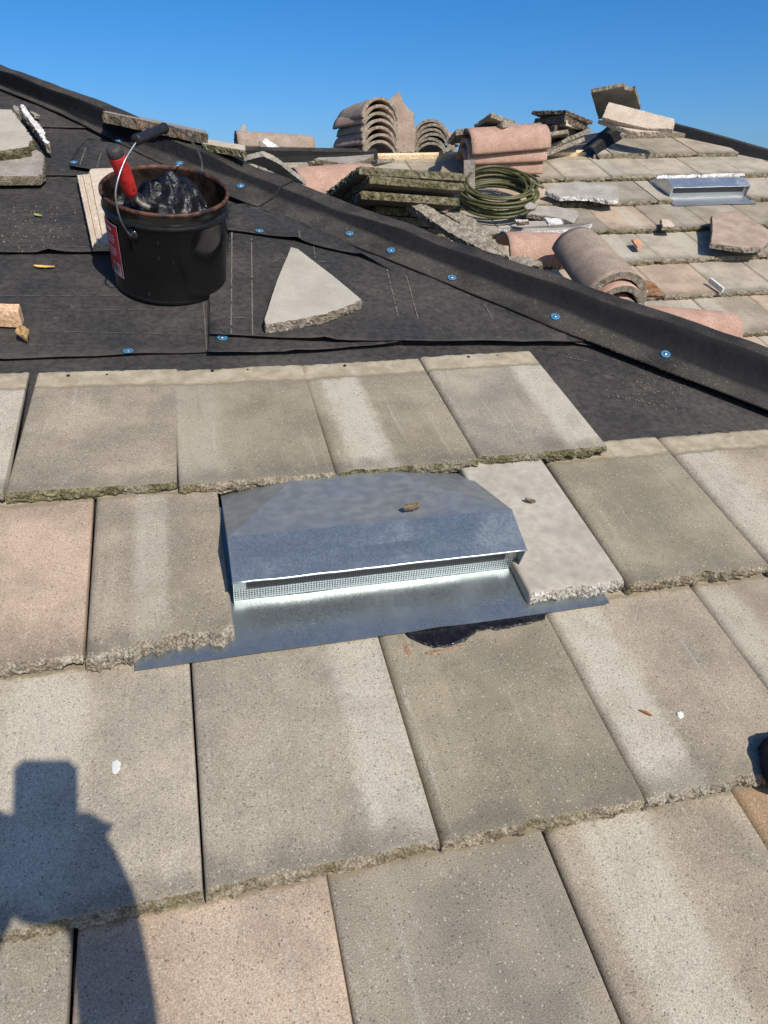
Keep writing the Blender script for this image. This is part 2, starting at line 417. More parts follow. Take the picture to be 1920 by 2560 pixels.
# ================================================================== the house and its roof
W = .31; EXP = .3778; LT = .42; TT = .028; DECK = -.052
g = obj('ground', mesh('ground', [(-3000,-3000,0),(3000,-3000,0),(3000,3000,0),(-3000,3000,0)], [(0,1,2,3)], ('ground',))); g['kind'] = 'structure'
house = thing('house', 'house with a tan concrete tile hip roof, stripped to black felt along the hip', 'house', RF.copy())
# hip geometry in the roof frame
HD = Vector((-math.cos(rad(47.3)), math.sin(rad(47.3)), 0)); HP = Vector((HD.y, -HD.x, 0)); QH = 1.50
NE = Vector((.384, .354, .852)).normalized()                               # normal of the slope beyond the hip
def hp(s, q, z): return HP * q + HD * s + Vector((0, 0, z))
S_LO, S_HI = -4.2, 2.7
eaveV = -7 * EXP
s_e = (eaveV - QH * HP.y) / HD.y
top = hp(S_HI, QH, DECK); bot = hp(s_e, QH, DECK)
front = obj('front_slope', mesh('front_slope', [(-4, eaveV, DECK), bot, top, (-4, top.y, DECK)], [(0,1,2,3)], ('deck',)), house)
de = (NE.cross(Vector((HD.x, HD.y, 0)))).normalized()
if de.z > 0: de = -de
side = obj('side_slope', mesh('side_slope', [bot, bot + de * 1.35, top + de * 1.35, top], [(0,1,2,3)], ('felt',)), house)

def tint_for(rnd, kind=None):
    base = {'grey': (.292, .259, .203), 'warm': (.330, .281, .213), 'pink': (.420, .322, .238), 'pale': (.400, .350, .275), 'brown': (.29, .20, .12), 'olive': (.280, .245, .176)}
    c = base[kind or rnd.choice(['grey', 'warm', 'warm', 'pale', 'pink', 'olive'])]
    k = rnd.uniform(.93, 1.07)
    return [c[0] * k, c[1] * k, c[2] * k]
def dress(o, rnd, kind=None, band=None, head=.368):
    o['tint'] = tint_for(rnd, kind); o['head'] = head
    bx, bw, bs = band if band else (rnd.uniform(.02, .29), rnd.uniform(.03, .07), rnd.choice([0, 0, .4, .7]))
    o['band_x'] = float(bx); o['band_w'] = float(bw); o['band_s'] = float(bs)
rA = random.Random(3)
TILT = math.atan2(TT, EXP)
LIP0 = {0: .010, 1: -.010, 2: -.011, 3: 0., 4: .008}
spec = {  # (row, tile index): tint, band (x, halfwidth, strength), edge
    (0, -1): ('pale', (.2, .12, .6), 'edge'), (0, 0): ('warm', (.1, .05, 0), 'edge_moss'), (0, 1): ('olive', (.04, .06, .35), 'edge'),
    (0, 2): ('olive', (.085, .05, .9), 'edge_moss'), (0, 3): ('grey', (.265, .05, .9), 'edge_moss'),
    (1, -1): ('pink', (.1, .1, 0), 'edge_grey'), (1, 0): ('warm', (.22, .06, .35), 'edge_grey'),
    (1, 3): ('olive', (0, .03, 0), 'edge'), (1, 4): ('warm', (.07, .06, .8), 'edge'),
    (2, 0): ('pale', (.10, .055, .8), 'edge'), (2, 1): ('grey', (.27, .055, .85), 'edge'), (2, 2): ('olive', (0, .02, 0), 'edge'),
    (2, 3): ('warm', (.055, .05, .9), 'edge_grey'), (2, 4): ('warm', (.04, .04, .5), 'edge'),
    (3, -1): ('grey', (.1, .05, 0), 'edge'), (3, 0): ('pink', (.2, .1, .25), 'edge'), (3, 1): ('grey', (0, .02, 0), 'edge'),
    (3, 2): ('warm', (.10, .06, .8), 'edge'), (3, 3): ('brown', (0, .02, 0), 'edge'), (2, -1): ('grey', (0, .02, 0), 'edge'), (1, -2): ('grey', (0, .02, 0), 'edge')}
lowres = [tile_mesh('roof_tile', 0, W - .0025, nu=26, seed=60 + i) for i in range(4)]
def lay_tile(me, u, v, lift, row, i, kind, band, rotz=0, head=.368):
    m = Matrix.Translation((u, v, lift)) @ Matrix.Rotation(rotz, 4, 'Z') @ Matrix.Rotation(-TILT, 4, 'X')
    o = obj('roof_tile', me, front, m); dress(o, rA, kind, band, head); return o
for r in range(0, 7):
    v = -r * EXP; off = .5 * (r % 2)
    for i in range(-5, 10):
        u0 = (i + off) * W
        uh = (QH - .10 - (v + .42) * HP.y) / HP.x
        if u0 > uh - .05: continue
        if r == 0 and i > 3: continue
        if r == 1 and i in (0, 1, 2): continue                             # cut pieces and the vent stand here
        seen = (r, i) in spec
        kind, band, edge = spec.get((r, i), (None, None, 'edge'))
        dv = rA.uniform(-.002, .002); rot = rA.uniform(-.004, .004)
        if r == 0 and -1 <= i <= 3:
            a, b = LIP0.get(i, .01), LIP0.get(i + 1, .01); dv = a; rot = math.atan2(b - a, W) * .55
        du = .012 if (r == 1 and i >= 3) else 0
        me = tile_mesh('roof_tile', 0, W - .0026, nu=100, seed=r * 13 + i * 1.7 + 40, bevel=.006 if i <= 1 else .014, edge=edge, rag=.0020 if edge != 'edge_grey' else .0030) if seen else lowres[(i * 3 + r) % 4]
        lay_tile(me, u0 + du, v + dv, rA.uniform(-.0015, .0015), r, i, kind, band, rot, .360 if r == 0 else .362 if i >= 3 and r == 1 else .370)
# the two cut tiles either side of the vent
lay_tile(tile_mesh('roof_tile', 0, .382 - .1555, nu=80, seed=5.3, edge='edge_grey', rag=.005, big=.016, notch=False), .1555, -EXP - .004, .008, 1, 0, 'warm', (.10, .03, .5))
np_ = obj('roof_tile', tile_mesh('roof_tile', 0, .19, nu=70, seed=8.3, edge='edge_pale', rag=.004, big=.004, notch=False, top='cutpale', bevel=.006), front,
          Matrix.Translation((.898, -EXP + .002, .006)) @ Matrix.Rotation(.02, 4, 'Z') @ Matrix.Rotation(-TILT * .9, 4, 'X'))
np_['label'] = 'bare pale cut tile beside the vent'

# ---- felt sheets (outlines measured on the deck plane)
def sheet(name, px, z, mat, curl_edges=(), curl=.006, seed=0, step=.03, wave=.0025):
    pts = [loc(RF, x, y, DECK + z) for x, y in px]
    poly = [(p.x, p.y) for p in pts]
    return sheet_uv(name, poly, z, mat, curl_edges, curl, seed, step, wave)
def sheet_uv(name, poly, z, mat, curl_edges, curl, seed, step, wave):
    bm = bmesh.new()
    rp = resample(poly, step)
    jit = []
    for i, (x, y, e) in enumerate(rp):
        jit.append((x + .003 * fn(x * 9, y * 9, seed, 2), y + .004 * fn(x * 7, y * 7, seed + 5, 2)))
    vs_ = [bm.verts.new((x, y, 0)) for x, y in jit]
    f = bm.faces.new(vs_)
    bmesh.ops.triangulate(bm, faces=[f])
    xs = [p[0] for p in jit]; ys = [p[1] for p in jit]
    # cut into a grid so that the sheet can ripple
    for axis, lo, hi in ((0, min(xs), max(xs)), (1, min(ys), max(ys))):
        n = int((hi - lo) / .045)
        for k in range(1, n):
            p = lo + (hi - lo) * k / n
            co = (p, 0, 0) if axis == 0 else (0, p, 0); no = (1, 0, 0) if axis == 0 else (0, 1, 0)
            bmesh.ops.bisect_plane(bm, geom=bm.verts[:] + bm.edges[:] + bm.faces[:], plane_co=co, plane_no=no)
    segs = [(poly[e], poly[(e + 1) % len(poly)]) for e in curl_edges]
    for v in bm.verts:
        x, y = v.co.x, v.co.y; h = wave * fn(x * 6, y * 9, seed, 3)
        for (a, b) in segs:
            ax, ay = a; bx, by = b; l2 = (bx-ax)**2 + (by-ay)**2; tt = max(0, min(1, ((x-ax)*(bx-ax)+(y-ay)*(by-ay)) / l2))
            d = math.hypot(x - ax - tt*(bx-ax), y - ay - tt*(by-ay))
            h += curl * max(0, 1 - d / .05) ** 2 * (.55 + .9 * abs(fn(x * 5 + seed, y * 5, 1, 2)))
        v.co.z = DECK + z + max(h, -.002)
    bm.normal_update()
    if sum(f.normal.z for f in bm.faces) < 0: bmesh.ops.reverse_faces(bm, faces=bm.faces)
    me = bpy.data.meshes.new(name); bm.to_mesh(me); bm.free(); me.materials.append(M[mat])
    me.polygons.foreach_set('use_smooth', [True] * len(me.polygons))
    o = obj(name, me, house); md = o.modifiers.new('t', 'SOLIDIFY'); md.thickness = .0016; md.offset = 1
    return o
us = 'underlayment_sheet'
hq = lambda v, q=1.52: ((q - v * HP.y) / HP.x, v)
yv = lambda px, py: loc(RF, px, py, DECK).y
v1 = yv(300, 773); v2 = yv(150, 553); v3 = yv(150, 392); v4 = yv(150, 290)
sheets = []
sheets.append(sheet_uv(us, [(-3.9, eaveV), hq(eaveV), hq(v1 + .05), (-3.9, v1 + .05)], .003, 'felt', (), 0, 1, .05, .001))
sheets.append(sheet_uv(us, [(-3.9, v1), (-.1, v1 - .004), (.7, v1 + .004), hq(v1 + .01), hq(v2 + .05), (-3.9, v2 + .05)], .006, 'felt', (0, 1), .007, 2, .04, .002))
sheets.append(sheet_uv(us, [(-3.9, v2), (0, v2 - .012), hq(v2), hq(v3 + .05), (-3.9, v3 + .05)], .011, 'felt', (0, 1), .008, 3, .04, .0025))
sheets.append(sheet_uv(us, [(-3.9, v3), hq(v3), hq(v4 + .05), (-3.9, v4 + .05)], .015, 'felt', (0,), .006, 4, .04, .002))
sheets.append(sheet_uv(us, [(-3.9, v4), hq(v4), hq(2.88), (-3.9, 2.88)], .019, 'felt', (0,), .004, 5, .05, .002))
# loose patches over them
p1 = sheet(us, [(449, 640), (449, 766), (640, 763), (858, 746), (862, 738), (1228, 742), (1290, 748), (900, 560), (640, 480), (494, 470), (490, 560)], .0135, 'felt', (1, 2, 4), .007, 6)
p2 = sheet(us, [(452, 640), (452, 724), (700, 738), (1000, 741), (1228, 741), (1260, 738), (800, 540), (560, 470), (495, 470), (492, 540)], .0205, 'felt', (1, 2, 3), .006, 7)
p3 = sheet(us, [(490, 500), (640, 520), (780, 556), (850, 584), (740, 520), (560, 440), (495, 440)], .0265, 'felt', (0, 1, 2), .007, 8)
p4 = sheet(us, [(150, 352), (152, 361), (262, 377), (420, 400), (420, 360), (300, 320), (190, 300), (168, 320)], .026, 'felt', (1, 2), .006, 9)
sheets += [p1, p2, p3, p4]

# ---- hip roll
def interp(x, xs, ys):
    return float(np.interp(x, xs, ys))
def crest(s): return interp(s, [-3, -1.05, -.42, .25, .73, 1.48, 2.0, 2.7], [.058, .056, .034, .012, .010, .038, .034, .03]) + .006 * fn(s * 4, 0, 0, 2)
def base_q(s): return interp(s, [-3, -1.10, -.568, .034, .663, 1.288, 1.645, 2.7], [1.36, 1.372, 1.350, 1.358, 1.348, 1.405, 1.45, 1.46]) + .005 * fn(s * 5, 2, 0, 2)
def roll_pt(s, k, nose=0.):
    zc = crest(s); bq = base_q(s)
    prof = [(bq, .0015), (bq + .022, .0015), (bq + (1.432 - bq) * .55 if bq < 1.40 else bq + .03, .006)]
    a = prof[-1][0]
    b = QH - .014
    for q, hz in ((.32, .05), (.56, .22), (.74, .56), (.88, .85)):
        prof.append((a + (b - a) * q, .006 + (zc - DECK - .026) * hz))
    top_ = zc - DECK - .026
    prof += [(b, top_ * .965), (QH + .006, top_), (QH + .030, top_ * .98), (QH + .050, top_ * .82), (QH + .060, top_ * .5), (QH + .070, top_ * .12),
             (QH + .085, -.052 + .004), (QH + .13, -.08 + .003), (QH + .19, -.1165 + .004)]
    q, hz = prof[k]
    w_ = .006 * fn(s * 7, q * 9, 3, 3) * (1 if k > 0 else .3)
    wz = .0045 * fn(s * 5 + 4, q * 14, 8, 3) * (0 if k < 2 else 1)
    if k == 0: hz += .004 * abs(fn(s * 4, 1, 1, 2))
    return hp(s, q + w_ * .6, DECK + .026 + hz * (1 - .0) + wz if k > 2 else DECK + .024 + hz)
def roll(name, s0, s1, lift=0., cut=None):
    n = int((s1 - s0) / .022); nk = 16; V = []; F = []
    for i in range(n + 1):
        s = s0 + (s1 - s0) * i / n
        for k in range(nk):
            p = roll_pt(s, k); nl = Vector((-.4, -.4, .8)).normalized() if k < 9 else Vector((.4, .4, .8)).normalized()
            V.append(p + nl * lift)
    for i in range(n):
        for k in range(nk - 1): F.append((i*nk+k, i*nk+k+1, (i+1)*nk+k+1, (i+1)*nk+k))
    me = fix_normals(mesh(name, V, F, ('felt_hip',), None, True))
    o = obj(name, me, house); md = o.modifiers.new('s', 'SUBSURF'); md.levels = 1; md.render_levels = 1
    md = o.modifiers.new('t', 'SOLIDIFY'); md.thickness = .0016; md.offset = 0
    return o
hipr = roll('hip_underlayment', s_e, .60)
hipr2 = roll('hip_underlayment', .555, S_HI, .0035)

# ---- cap nails
cap = MB(); cap.lathe([(.0125, 0), (.0135, .0012), (.0128, .0022), (.0095, .0026), (.0085, .0019), (.0055, .0020), (.0045, .0028)], 20)
capn = MB(); capn.lathe([(.0045, .0026), (.0042, .0034), (.0001, .0037)], 12)
cv = MB(); cv.add(cap.v, cap.f, 0); cv.add(capn.v, capn.f, 1)
cap_me = cv.mesh('cap_nail', ('blue', 'nail'), True)
def bvh_hit(o, px, py):
    inv = o.matrix_world.inverted(); a = inv @ CAM.translation; d = inv.to_3x3() @ ray(px, py)
    ok, p, n, _ = o.ray_cast(a, d)
    return (p, n) if ok else (None, None)
bpy.context.view_layer.update()
def nail(o, px, py):
    p, n = bvh_hit(o, px, py)
    if p is None: return
    if n.z < 0: n = -n
    c = obj('cap_nail', cap_me, o); c.matrix_local = Matrix.Translation(p + n * .0014) @ n.to_track_quat('Z', 'Y').to_matrix().to_4x4() @ Matrix.Rotation(random.random() * 6, 4, 'Z')
for x, y in [(1437, 766), (1199, 685), (976, 601), (844, 542), (755, 506)]: nail(hipr, x, y)
for x, y in [(520, 403), (388, 354), (258, 305), (127, 248), (20, 203)]: nail(hipr2, x, y)
for x, y in [(97, 323)]: nail(sheets[4], x, y)
for x, y in [(160, 352)]: nail(p4, x, y)
for x, y in [(560, 500)]: nail(p3, x, y)
for x, y in [(480, 731), (780, 748)]: nail(p1, x, y)
for x, y in [(277, 760)]: nail(sheets[1], x, y)

# chalk marks on the felt: broken pale lines that follow the sheets
def zm(ox, oy, sc): return lambda x, y: ((ox + sc * x) / K, (oy + sc * y) / K)
r1 = zm(0, 150, .42194); r2 = zm(560, 200, .42194); r3 = zm(1220, 200, .42194); r4 = zm(500, 1120, .63894); z1 = zm(0, 240, .18083); z2 = zm(200, 260, .26522)
z3 = zm(560, 280, .20494); z4 = zm(1100, 260, .24111); z5 = zm(1200, 560, .27728); z6 = zm(1440, 200, .16878); z7 = zm(1600, 380, .19289)
r5 = zm(0, 850, .57866); r6 = zm(960, 850, .57866); r7 = zm(0, 1650, .57866); r8 = zm(960, 1650, .57866)
bpy.context.view_layer.update()
def chalk(o, a, b, wd=.0028, gap=.45, seed=0):
    n = 46; mb = MB()
    pts = []
    for i in range(n + 1):
        q = i / n; x = a[0] + (b[0]-a[0]) * q; y = a[1] + (b[1]-a[1]) * q
        p, nn = bvh_hit(o, x, y); pts.append(p)
    for i in range(n):
        p, q = pts[i], pts[i + 1]
        if p is None or q is None or (p - q).length > .2: continue
        if n1(i * .55 + seed * 9, seed, 0) * .9 + .5 < gap: continue
        t = (q - p).normalized(); sd = t.cross(Vector((0, 0, 1))) * wd * (.5 + .6 * abs(fn(i * .7, seed, 1, 2))); up = Vector((0, 0, .0022))
        j = Vector((.0015 * n1(i * .9, seed), .0015 * n1(i * .8, 3, seed), 0))
        mb.add([p - sd + up + j, p + sd + up + j, q + sd + up + j, q - sd + up + j], [(0, 1, 2, 3)])
    if mb.v:
        c_ = mb.obj('chalk_line', ('chalk',), o); c_['kind'] = 'stuff'
for i, (o, a, b, wd, gp) in enumerate([
    (p2, r1(1375, 900), r1(1370, 1625), .003, .2), (p2, r1(1490, 1060), r1(1496, 1630), .003, .2), (p2, r2(962, 1110), r2(1030, 1400), .0025, .35),
    (p2, r2(1080, 1165), r2(1150, 1420), .0025, .3), (p2, r1(1350, 1530), r1(1460, 1530), .003, .3), (p2, r2(170, 1078), r2(330, 1078), .0015, .5), (p2, r2(560, 1082), r2(610, 1080), .003, .3),
    (p2, r2(1540, 1330), r2(1590, 1420), .0025, .3), (p3, r2(445, 895), r2(450, 955), .003, .2), (p3, r2(380, 938), r2(500, 938), .002, .4), (p2, r2(530, 985), r2(540, 1060), .002, .3),
    (sheets[4], z1(1010, 560), z1(930, 765), .0035, .25), (sheets[4], z1(1215, 670), z1(1105, 960), .0035, .25), (p4, z1(1190, 720), z1(1105, 960), .003, .25), (p4, z1(1400, 800), z1(1340, 1000), .003, .3),
    (sheets[1], r1(0, 1400), r1(720, 1400), .0012, .35), (sheets[1], r1(150, 1488), r1(1150, 1480), .0012, .4), (sheets[1], r1(250, 1610), r1(1190, 1630), .0012, .3), (sheets[1], r1(0, 1685), r1(700, 1705), .0012, .55),
    (sheets[2], r1(0, 895), r1(560, 900), .0012, .4), (sheets[2], r1(0, 1100), r1(520, 1110), .0012, .35), (sheets[2], r1(0, 990), r1(450, 985), .0014, .5), (sheets[3], r1(0, 660), r1(450, 690), .0012, .4),
    (sheets[1], r1(1205, 1440), r1(1225, 1720), .002, .25), (sheets[0], r6(720, 60), r6(900, 100), .003, .5), (sheets[0], r6(980, 240), r6(1260, 300), .004, .55)]):
    chalk(o, a, b, wd, gp, i)

# ------------------------------------------------------------------ main roof behind
BF = RF @ Matrix.Translation((2.573, 3.547, -.6156)) @ Matrix.Rotation(rad(.97), 4, 'X') @ Matrix.Rotation(rad(-3.09), 4, 'Y') @ Matrix.Rotation(rad(-2.66), 4, 'Z')
HB = RF.inverted() @ BF
EB = .351; TB = math.atan2(TT, EB); RIDGE = .085
hipL = lambda v: .44 + .89 * v
hipR = lambda v: 1.72 - .89 * v
apexv = .72; apexu = 1.08
main = obj('main_slope', mesh('main_slope', [(-3.4, -3.2, DECK), (hipR(-3.2), -3.2, DECK), (apexu, apexv, DECK), (hipL(RIDGE), RIDGE, DECK), (-3.4, RIDGE, DECK)], [(0,1,2,3,4)], ('felt',)), house, HB)
nw = Vector((-math.sin(SLOPE), 0, math.cos(SLOPE)))
WF = frame(BF @ Vector((.44, 0, DECK)), (0, -1, 0), nw)
a_ = BF @ Vector((apexu, apexv, DECK)); HWm = RF.inverted() @ WF
la = WF.inverted() @ a_
wslope = obj('west_slope', mesh('west_slope', [(0, 0, -.002), (la.x, la.y, -.002), (-2.6, la.y, -.002), (-2.6, -.6, -.002), (0, -.6, -.002)], [(0,1,2,3,4)], ('felt',)), house, HWm)
def clip(poly, a, b, c):                                                  # keep a*x+b*y<=c
    out = []
    for i, p in enumerate(poly):
        q = poly[(i + 1) % len(poly)]; dp = a*p[0]+b*p[1]-c; dq = a*q[0]+b*q[1]-c
        if dp <= 0: out.append(p)
        if dp * dq < 0: t = dp / (dp - dq); out.append((p[0]+(q[0]-p[0])*t, p[1]+(q[1]-p[1])*t))
    return out
rB = random.Random(11)
bvar = [tile_mesh('roof_tile', 0, W - .003, nu=30, seed=100 + i, edge=['edge', 'edge_moss', 'edge'][i % 3], rag=.004) for i in range(9)]
bwhite = [tile_mesh('roof_tile', 0, W - .003, nu=60, seed=140 + i, edge='edge_white', rag=.006, big=.012) for i in range(2)]
def lay_b(u, v, parent, k, j, clips=(), trim=None, kind=None):
    x0, x1 = trim if trim else (0, W - .003)
    poly = [(x0, 0), (x1, 0), (x1, .42), (x0, .42)]; full = True
    for a, b, c in clips:
        cc = c - a * u - b * v
        if any(a*p[0]+b*p[1] > cc for p in poly): full = False; poly = clip(poly, a, b, cc)
    if len(poly) < 3: return
    ar = abs(sum(poly[i][0]*poly[(i+1)%len(poly)][1]-poly[(i+1)%len(poly)][0]*poly[i][1] for i in range(len(poly))))/2
    if ar < .006: return
    if full and not trim:
        me = bwhite[j % 2] if kind == 'white' else rB.choice(bvar)
    else: me = slab_mesh('roof_tile', poly, TT, top='tile', side='edge', rough=.003, step=.012, seed=k * 3 + j, rows=2)
    o = obj('roof_tile', me, parent, Matrix.Translation((u, v, rB.uniform(-.002, .002))) @ Matrix.Rotation(rB.uniform(-.006, .006), 4, 'Z') @ Matrix.Rotation(-TB, 4, 'X'))
    dress(o, rB, rB.choice(['grey', 'pale', 'pale', 'pale', 'warm', 'pink']) if kind in (None, 'white') else kind, None, .345 if k in (1,) and j < 1 else 1.)
    return o
right_clip = (1 / .89, 1, 1.72 / .89 - .09)
left_clip = (-1 / .89, 1, -.44 / .89 - .05)
for k in range(-2, 8):
    v = -k * EB
    for j in range(-9, 14):
        jj = j + .5 * (k % 2); u = jj * W
        if u < -2.9: continue
        cl = [right_clip]
        if k <= 0: cl.append(left_clip)
        if k == 2 and j in (2, 3): continue                               # the second vent
        kind = 'white' if k == 1 and j in (2, 3) else None
        if k >= 4 and rB.random() < .35: kind = 'pink'
        lay_b(u, v, main, k, j, cl, None, kind)
lay_b(2 * W, -2 * EB, main, 2, 2, (), (0, .098), 'grey')
for k in range(0, 3):                                                     # west slope of the hip end
    for j in range(-7, 1):
        x = j * W + .15 * (k % 2); y = k * EB - .25
        sl_ = la.x / la.y
        lay_b(x, y, wslope, k, j, [(1, -sl_, -.05)])
# ridge board and felt on the ridge
rb = MB(); rb.box((-.95, RIDGE - .005, -.06), (.47, RIDGE + .033, -.012)); rb.obj('ridge_board', ('wood_yellow',), main)
fl = MB(); fl.add([(-3.2, RIDGE - .06, -.045), (-.95, RIDGE - .06, -.045), (-.95, RIDGE - .012, .012), (-3.2, RIDGE - .012, .075), (-.95, RIDGE + .045, .012), (-3.2, RIDGE + .045, .077), (-.95, RIDGE + .1, -.06), (-3.2, RIDGE + .1, -.06)], [(0,1,2,3), (3,2,4,5), (5,4,6,7)])
ro = fl.obj('ridge_underlayment', ('felt_hip',), main)
def mini_roll(a, b, r, parent, name='hip_underlayment', n=24):
    a = Vector(a); b = Vector(b); d = (b - a); t = d.normalized(); sd = t.cross(Vector((0, 0, 1))).normalized(); up = Vector((0, 0, 1)); mb = MB(); V = []; F = []
    prof = [(-1.9, -.35), (-1.3, -.1), (-.85, .4), (-.45, .85), (0, 1), (.45, .85), (.85, .4), (1.3, -.1), (1.9, -.35)]
    for i in range(n + 1):
        p = a + d * i / n
        for j, (x, z) in enumerate(prof):
            V.append(p + sd * (x * r) + up * (z * r * (1 + .12 * n1(i * .6, j * .4, r * 50))) + sd * .012 * n1(i * .4, 2, j * .1))
    for i in range(n):
        for j in range(len(prof) - 1): F.append((i*9+j, i*9+j+1, (i+1)*9+j+1, (i+1)*9+j))
    mb.add(V, F); o = mb.obj(name, ('felt_hip',), parent, smooth=True)
    md = o.modifiers.new('t', 'SOLIDIFY'); md.thickness = .002
    return o
mini_roll((hipL(.03), .03, -.02), (apexu, apexv, -.02), .055, main)
mini_roll((apexu, apexv, -.025), (hipR(-2.6), -2.6, -.025), .055, main)
# house walls, below
wl = MB(); wl.box((-3.8, -2.0, -3.95), (2.2, 9, -1.1)); wl.box((2.2, 1.0, -3.95), (6, 9, -1.1))
wo = wl.obj('wall', ('stucco',), house); wo.matrix_local = RF.inverted() @ Matrix.Translation((0, 0, 4.0))

# ================================================================== the two vents
def perf_mat(name, cell, hole, base, dark):
    s = NB(name); c = s.coord(rnd=False); vo = s.n('TexVoronoi', feature='F1'); s.L.new(c, vo.inputs['Vector'])
    vo.inputs['Scale'].default_value = cell; vo.inputs['Randomness'].default_value = 0.12
    hm = s.ramp(vo.outputs['Distance'], hole - .06, hole + .06)
    col = s.mix(hm, dark, base)
    return s.done(col, .42, s.math('MULTIPLY', hm, .85))
M['perf'] = perf_mat('perforated steel', 215, .36, (.55, .59, .59), (.012, .014, .016))
def grid_mat():
    s = NB('wire mesh'); c = s.coord(scale=(260, 260, 260), rnd=False); x = s.n('SeparateXYZ'); s.L.new(c, x.inputs[0])
    fx = s.math('FRACT', x.outputs[0]); fz = s.math('FRACT', x.outputs[2])
    l = s.math('MAXIMUM', s.ramp(fx, .72, .80), s.ramp(fz, .72, .80))
    return s.done(s.mix(l, (.004, .004, .005), (.11, .12, .12)), .5, 0)  # near-black gaps and dim wires paint in the shade under the hood lip
M['mesh'] = grid_mat()
def quad_sheet(vs, nx=10, ny=5, warp=.0012, seed=0):
    a, b, c, d = [Vector(v) for v in vs]; V = []; F = []
    nrm = (b - a).cross(d - a).normalized()
    for j in range(ny + 1):
        for i in range(nx + 1):
            p = a.lerp(b, i / nx).lerp(d.lerp(c, i / nx), j / ny)
            e = math.sin(PI * i / nx) * math.sin(PI * j / ny)
            V.append(p + nrm * warp * fn(i / nx * 3, j / ny * 2, seed, 2) * (.3 + e))
    for j in range(ny):
        for i in range(nx): F.append((j*(nx+1)+i, j*(nx+1)+i+1, (j+1)*(nx+1)+i+1, (j+1)*(nx+1)+i))
    return V, F
def solid(o, t=.0009):
    md = o.modifiers.new('t', 'SOLIDIFY'); md.thickness = t; md.offset = 0; return o
def make_vent(label, F, crease=True, x0=.388, x1=.905, fx0=.226, fx1=1.05, metal='metal', group=None):
    t = thing('roof_vent', label, 'vent', F @ Matrix.Translation(((x0 + x1) / 2, -.30, -.018)), group)
    inv = Matrix.Translation((-(x0 + x1) / 2, .30, .018))
    def part(name, V, Fc, mat, smooth=True):
        me = mesh(name, [inv @ Vector(v) for v in V], Fc, (mat,), None, smooth); return obj(name, me, t)
    bf, lv, lz, rv, rz, kv, kz = -.300, -.309, .050, -.2215, .0655, .03, -.034
    # apron: front edge slightly buckled, a dent near the middle
    nx, ny = 60, 10; V = []; Fc = []
    for j in range(ny + 1):
        for i in range(nx + 1):
            x = fx0 + (fx1 - fx0) * i / nx; v = -.403 + (.403 + -.06) * (j / ny) ** 1.5
            z = -.0195 + (.0012 * fn(x * 6, v * 5, 2, 2))
            f = max(0, 1 - j / 3.0)
            z += f * (.0035 * math.exp(-((x - .72) / .03) ** 2) + .0015 * max(0, (x - .9) / .15) ** 2)
            V.append((x, v + .004 * (x - .6), z))
    for j in range(ny):
        for i in range(nx): Fc.append((j*(nx+1)+i, j*(nx+1)+i+1, (j+1)*(nx+1)+i+1, (j+1)*(nx+1)+i))
    solid(part('flange', V, Fc, metal, False))
    # hood
    if crease:
        ml, mr = x0 + .17, x1 - .20
        V = [(x0, rv, rz), (x1, rv, rz), (x1, kv, kz - .022), (mr, kv, kz + .011), (ml, kv, kz + .011), (x0, kv, kz - .022), ((x0 + x1) / 2, rv, rz - .003)]
        Fc = [(0, 4, 5), (1, 2, 3), (6, 3, 4), (0, 6, 4), (6, 1, 3)]
    else:
        V = [(x0, rv, rz), (x1, rv, rz), (x1, kv, kz), (x0, kv, kz)]; Fc = [(0, 1, 2, 3)]
    solid(part('hood_top', V, Fc, 'metal_dusty' if crease else metal, False))
    V, Fc = quad_sheet([(x0 - .001, lv, lz), (x1 + .001, lv, lz), (x1 + .001, rv, rz), (x0 - .001, rv, rz)], 24, 6, .0012, 4)
    hf = solid(part('hood_front', V, Fc, metal, False))
    hem = MB(); n = 30
    pts = [(x0 - .002 + (x1 - x0 + .004) * i / n, lv - .0005 + .0012 * n1(i * .3, 1, 0), lz - .001 + .0012 * n1(i * .25, 5, 0)) for i in range(n + 1)]
    hem.tube([inv @ Vector(p) for p in pts], 0.0017, 8); h2 = hem.obj('hem', ('metal_bright',), t, None, True)
    for xx, nm in ((x0, 0), (x1, 1)):
        V = [(xx, bf, -.018), (xx, lv, lz), (xx, rv, rz), (xx, kv, kz - (.022 if crease else 0))]
        solid(part('hood_side', V, [(0, 1, 2, 3)], metal, False))
    # perforated screen with a wire mesh strip, its colour darkened for the slot's shade
    sv = bf + .012
    V, Fc = quad_sheet([(x0 + .001, sv - .004, -.018), (x1 - .001, sv - .004, -.018), (x1 - .001, sv + .004, lz + .0005), (x0 + .001, sv + .004, lz + .0005)], 4, 2, 0)
    part('screen', V, Fc, 'perf', False)
    V, Fc = quad_sheet([(x0 + .022, sv - .0040, .009), (x1 - .026, sv - .0040, .007), (x1 - .026, sv + .001, lz - .001), (x0 + .022, sv + .001, lz - .001)], 4, 2, 0)
    part('wire_mesh', V, Fc, 'mesh', False)
    return t
make_vent('galvanised steel roof vent with a perforated screen, set among the broad tan tiles', RF)
make_vent('shiny steel roof vent below a row of freshly broken white tile edges', BF @ Matrix.Translation((.333, -.340, .0)), False, fx0=.375, fx1=.93, metal='metal_bright')

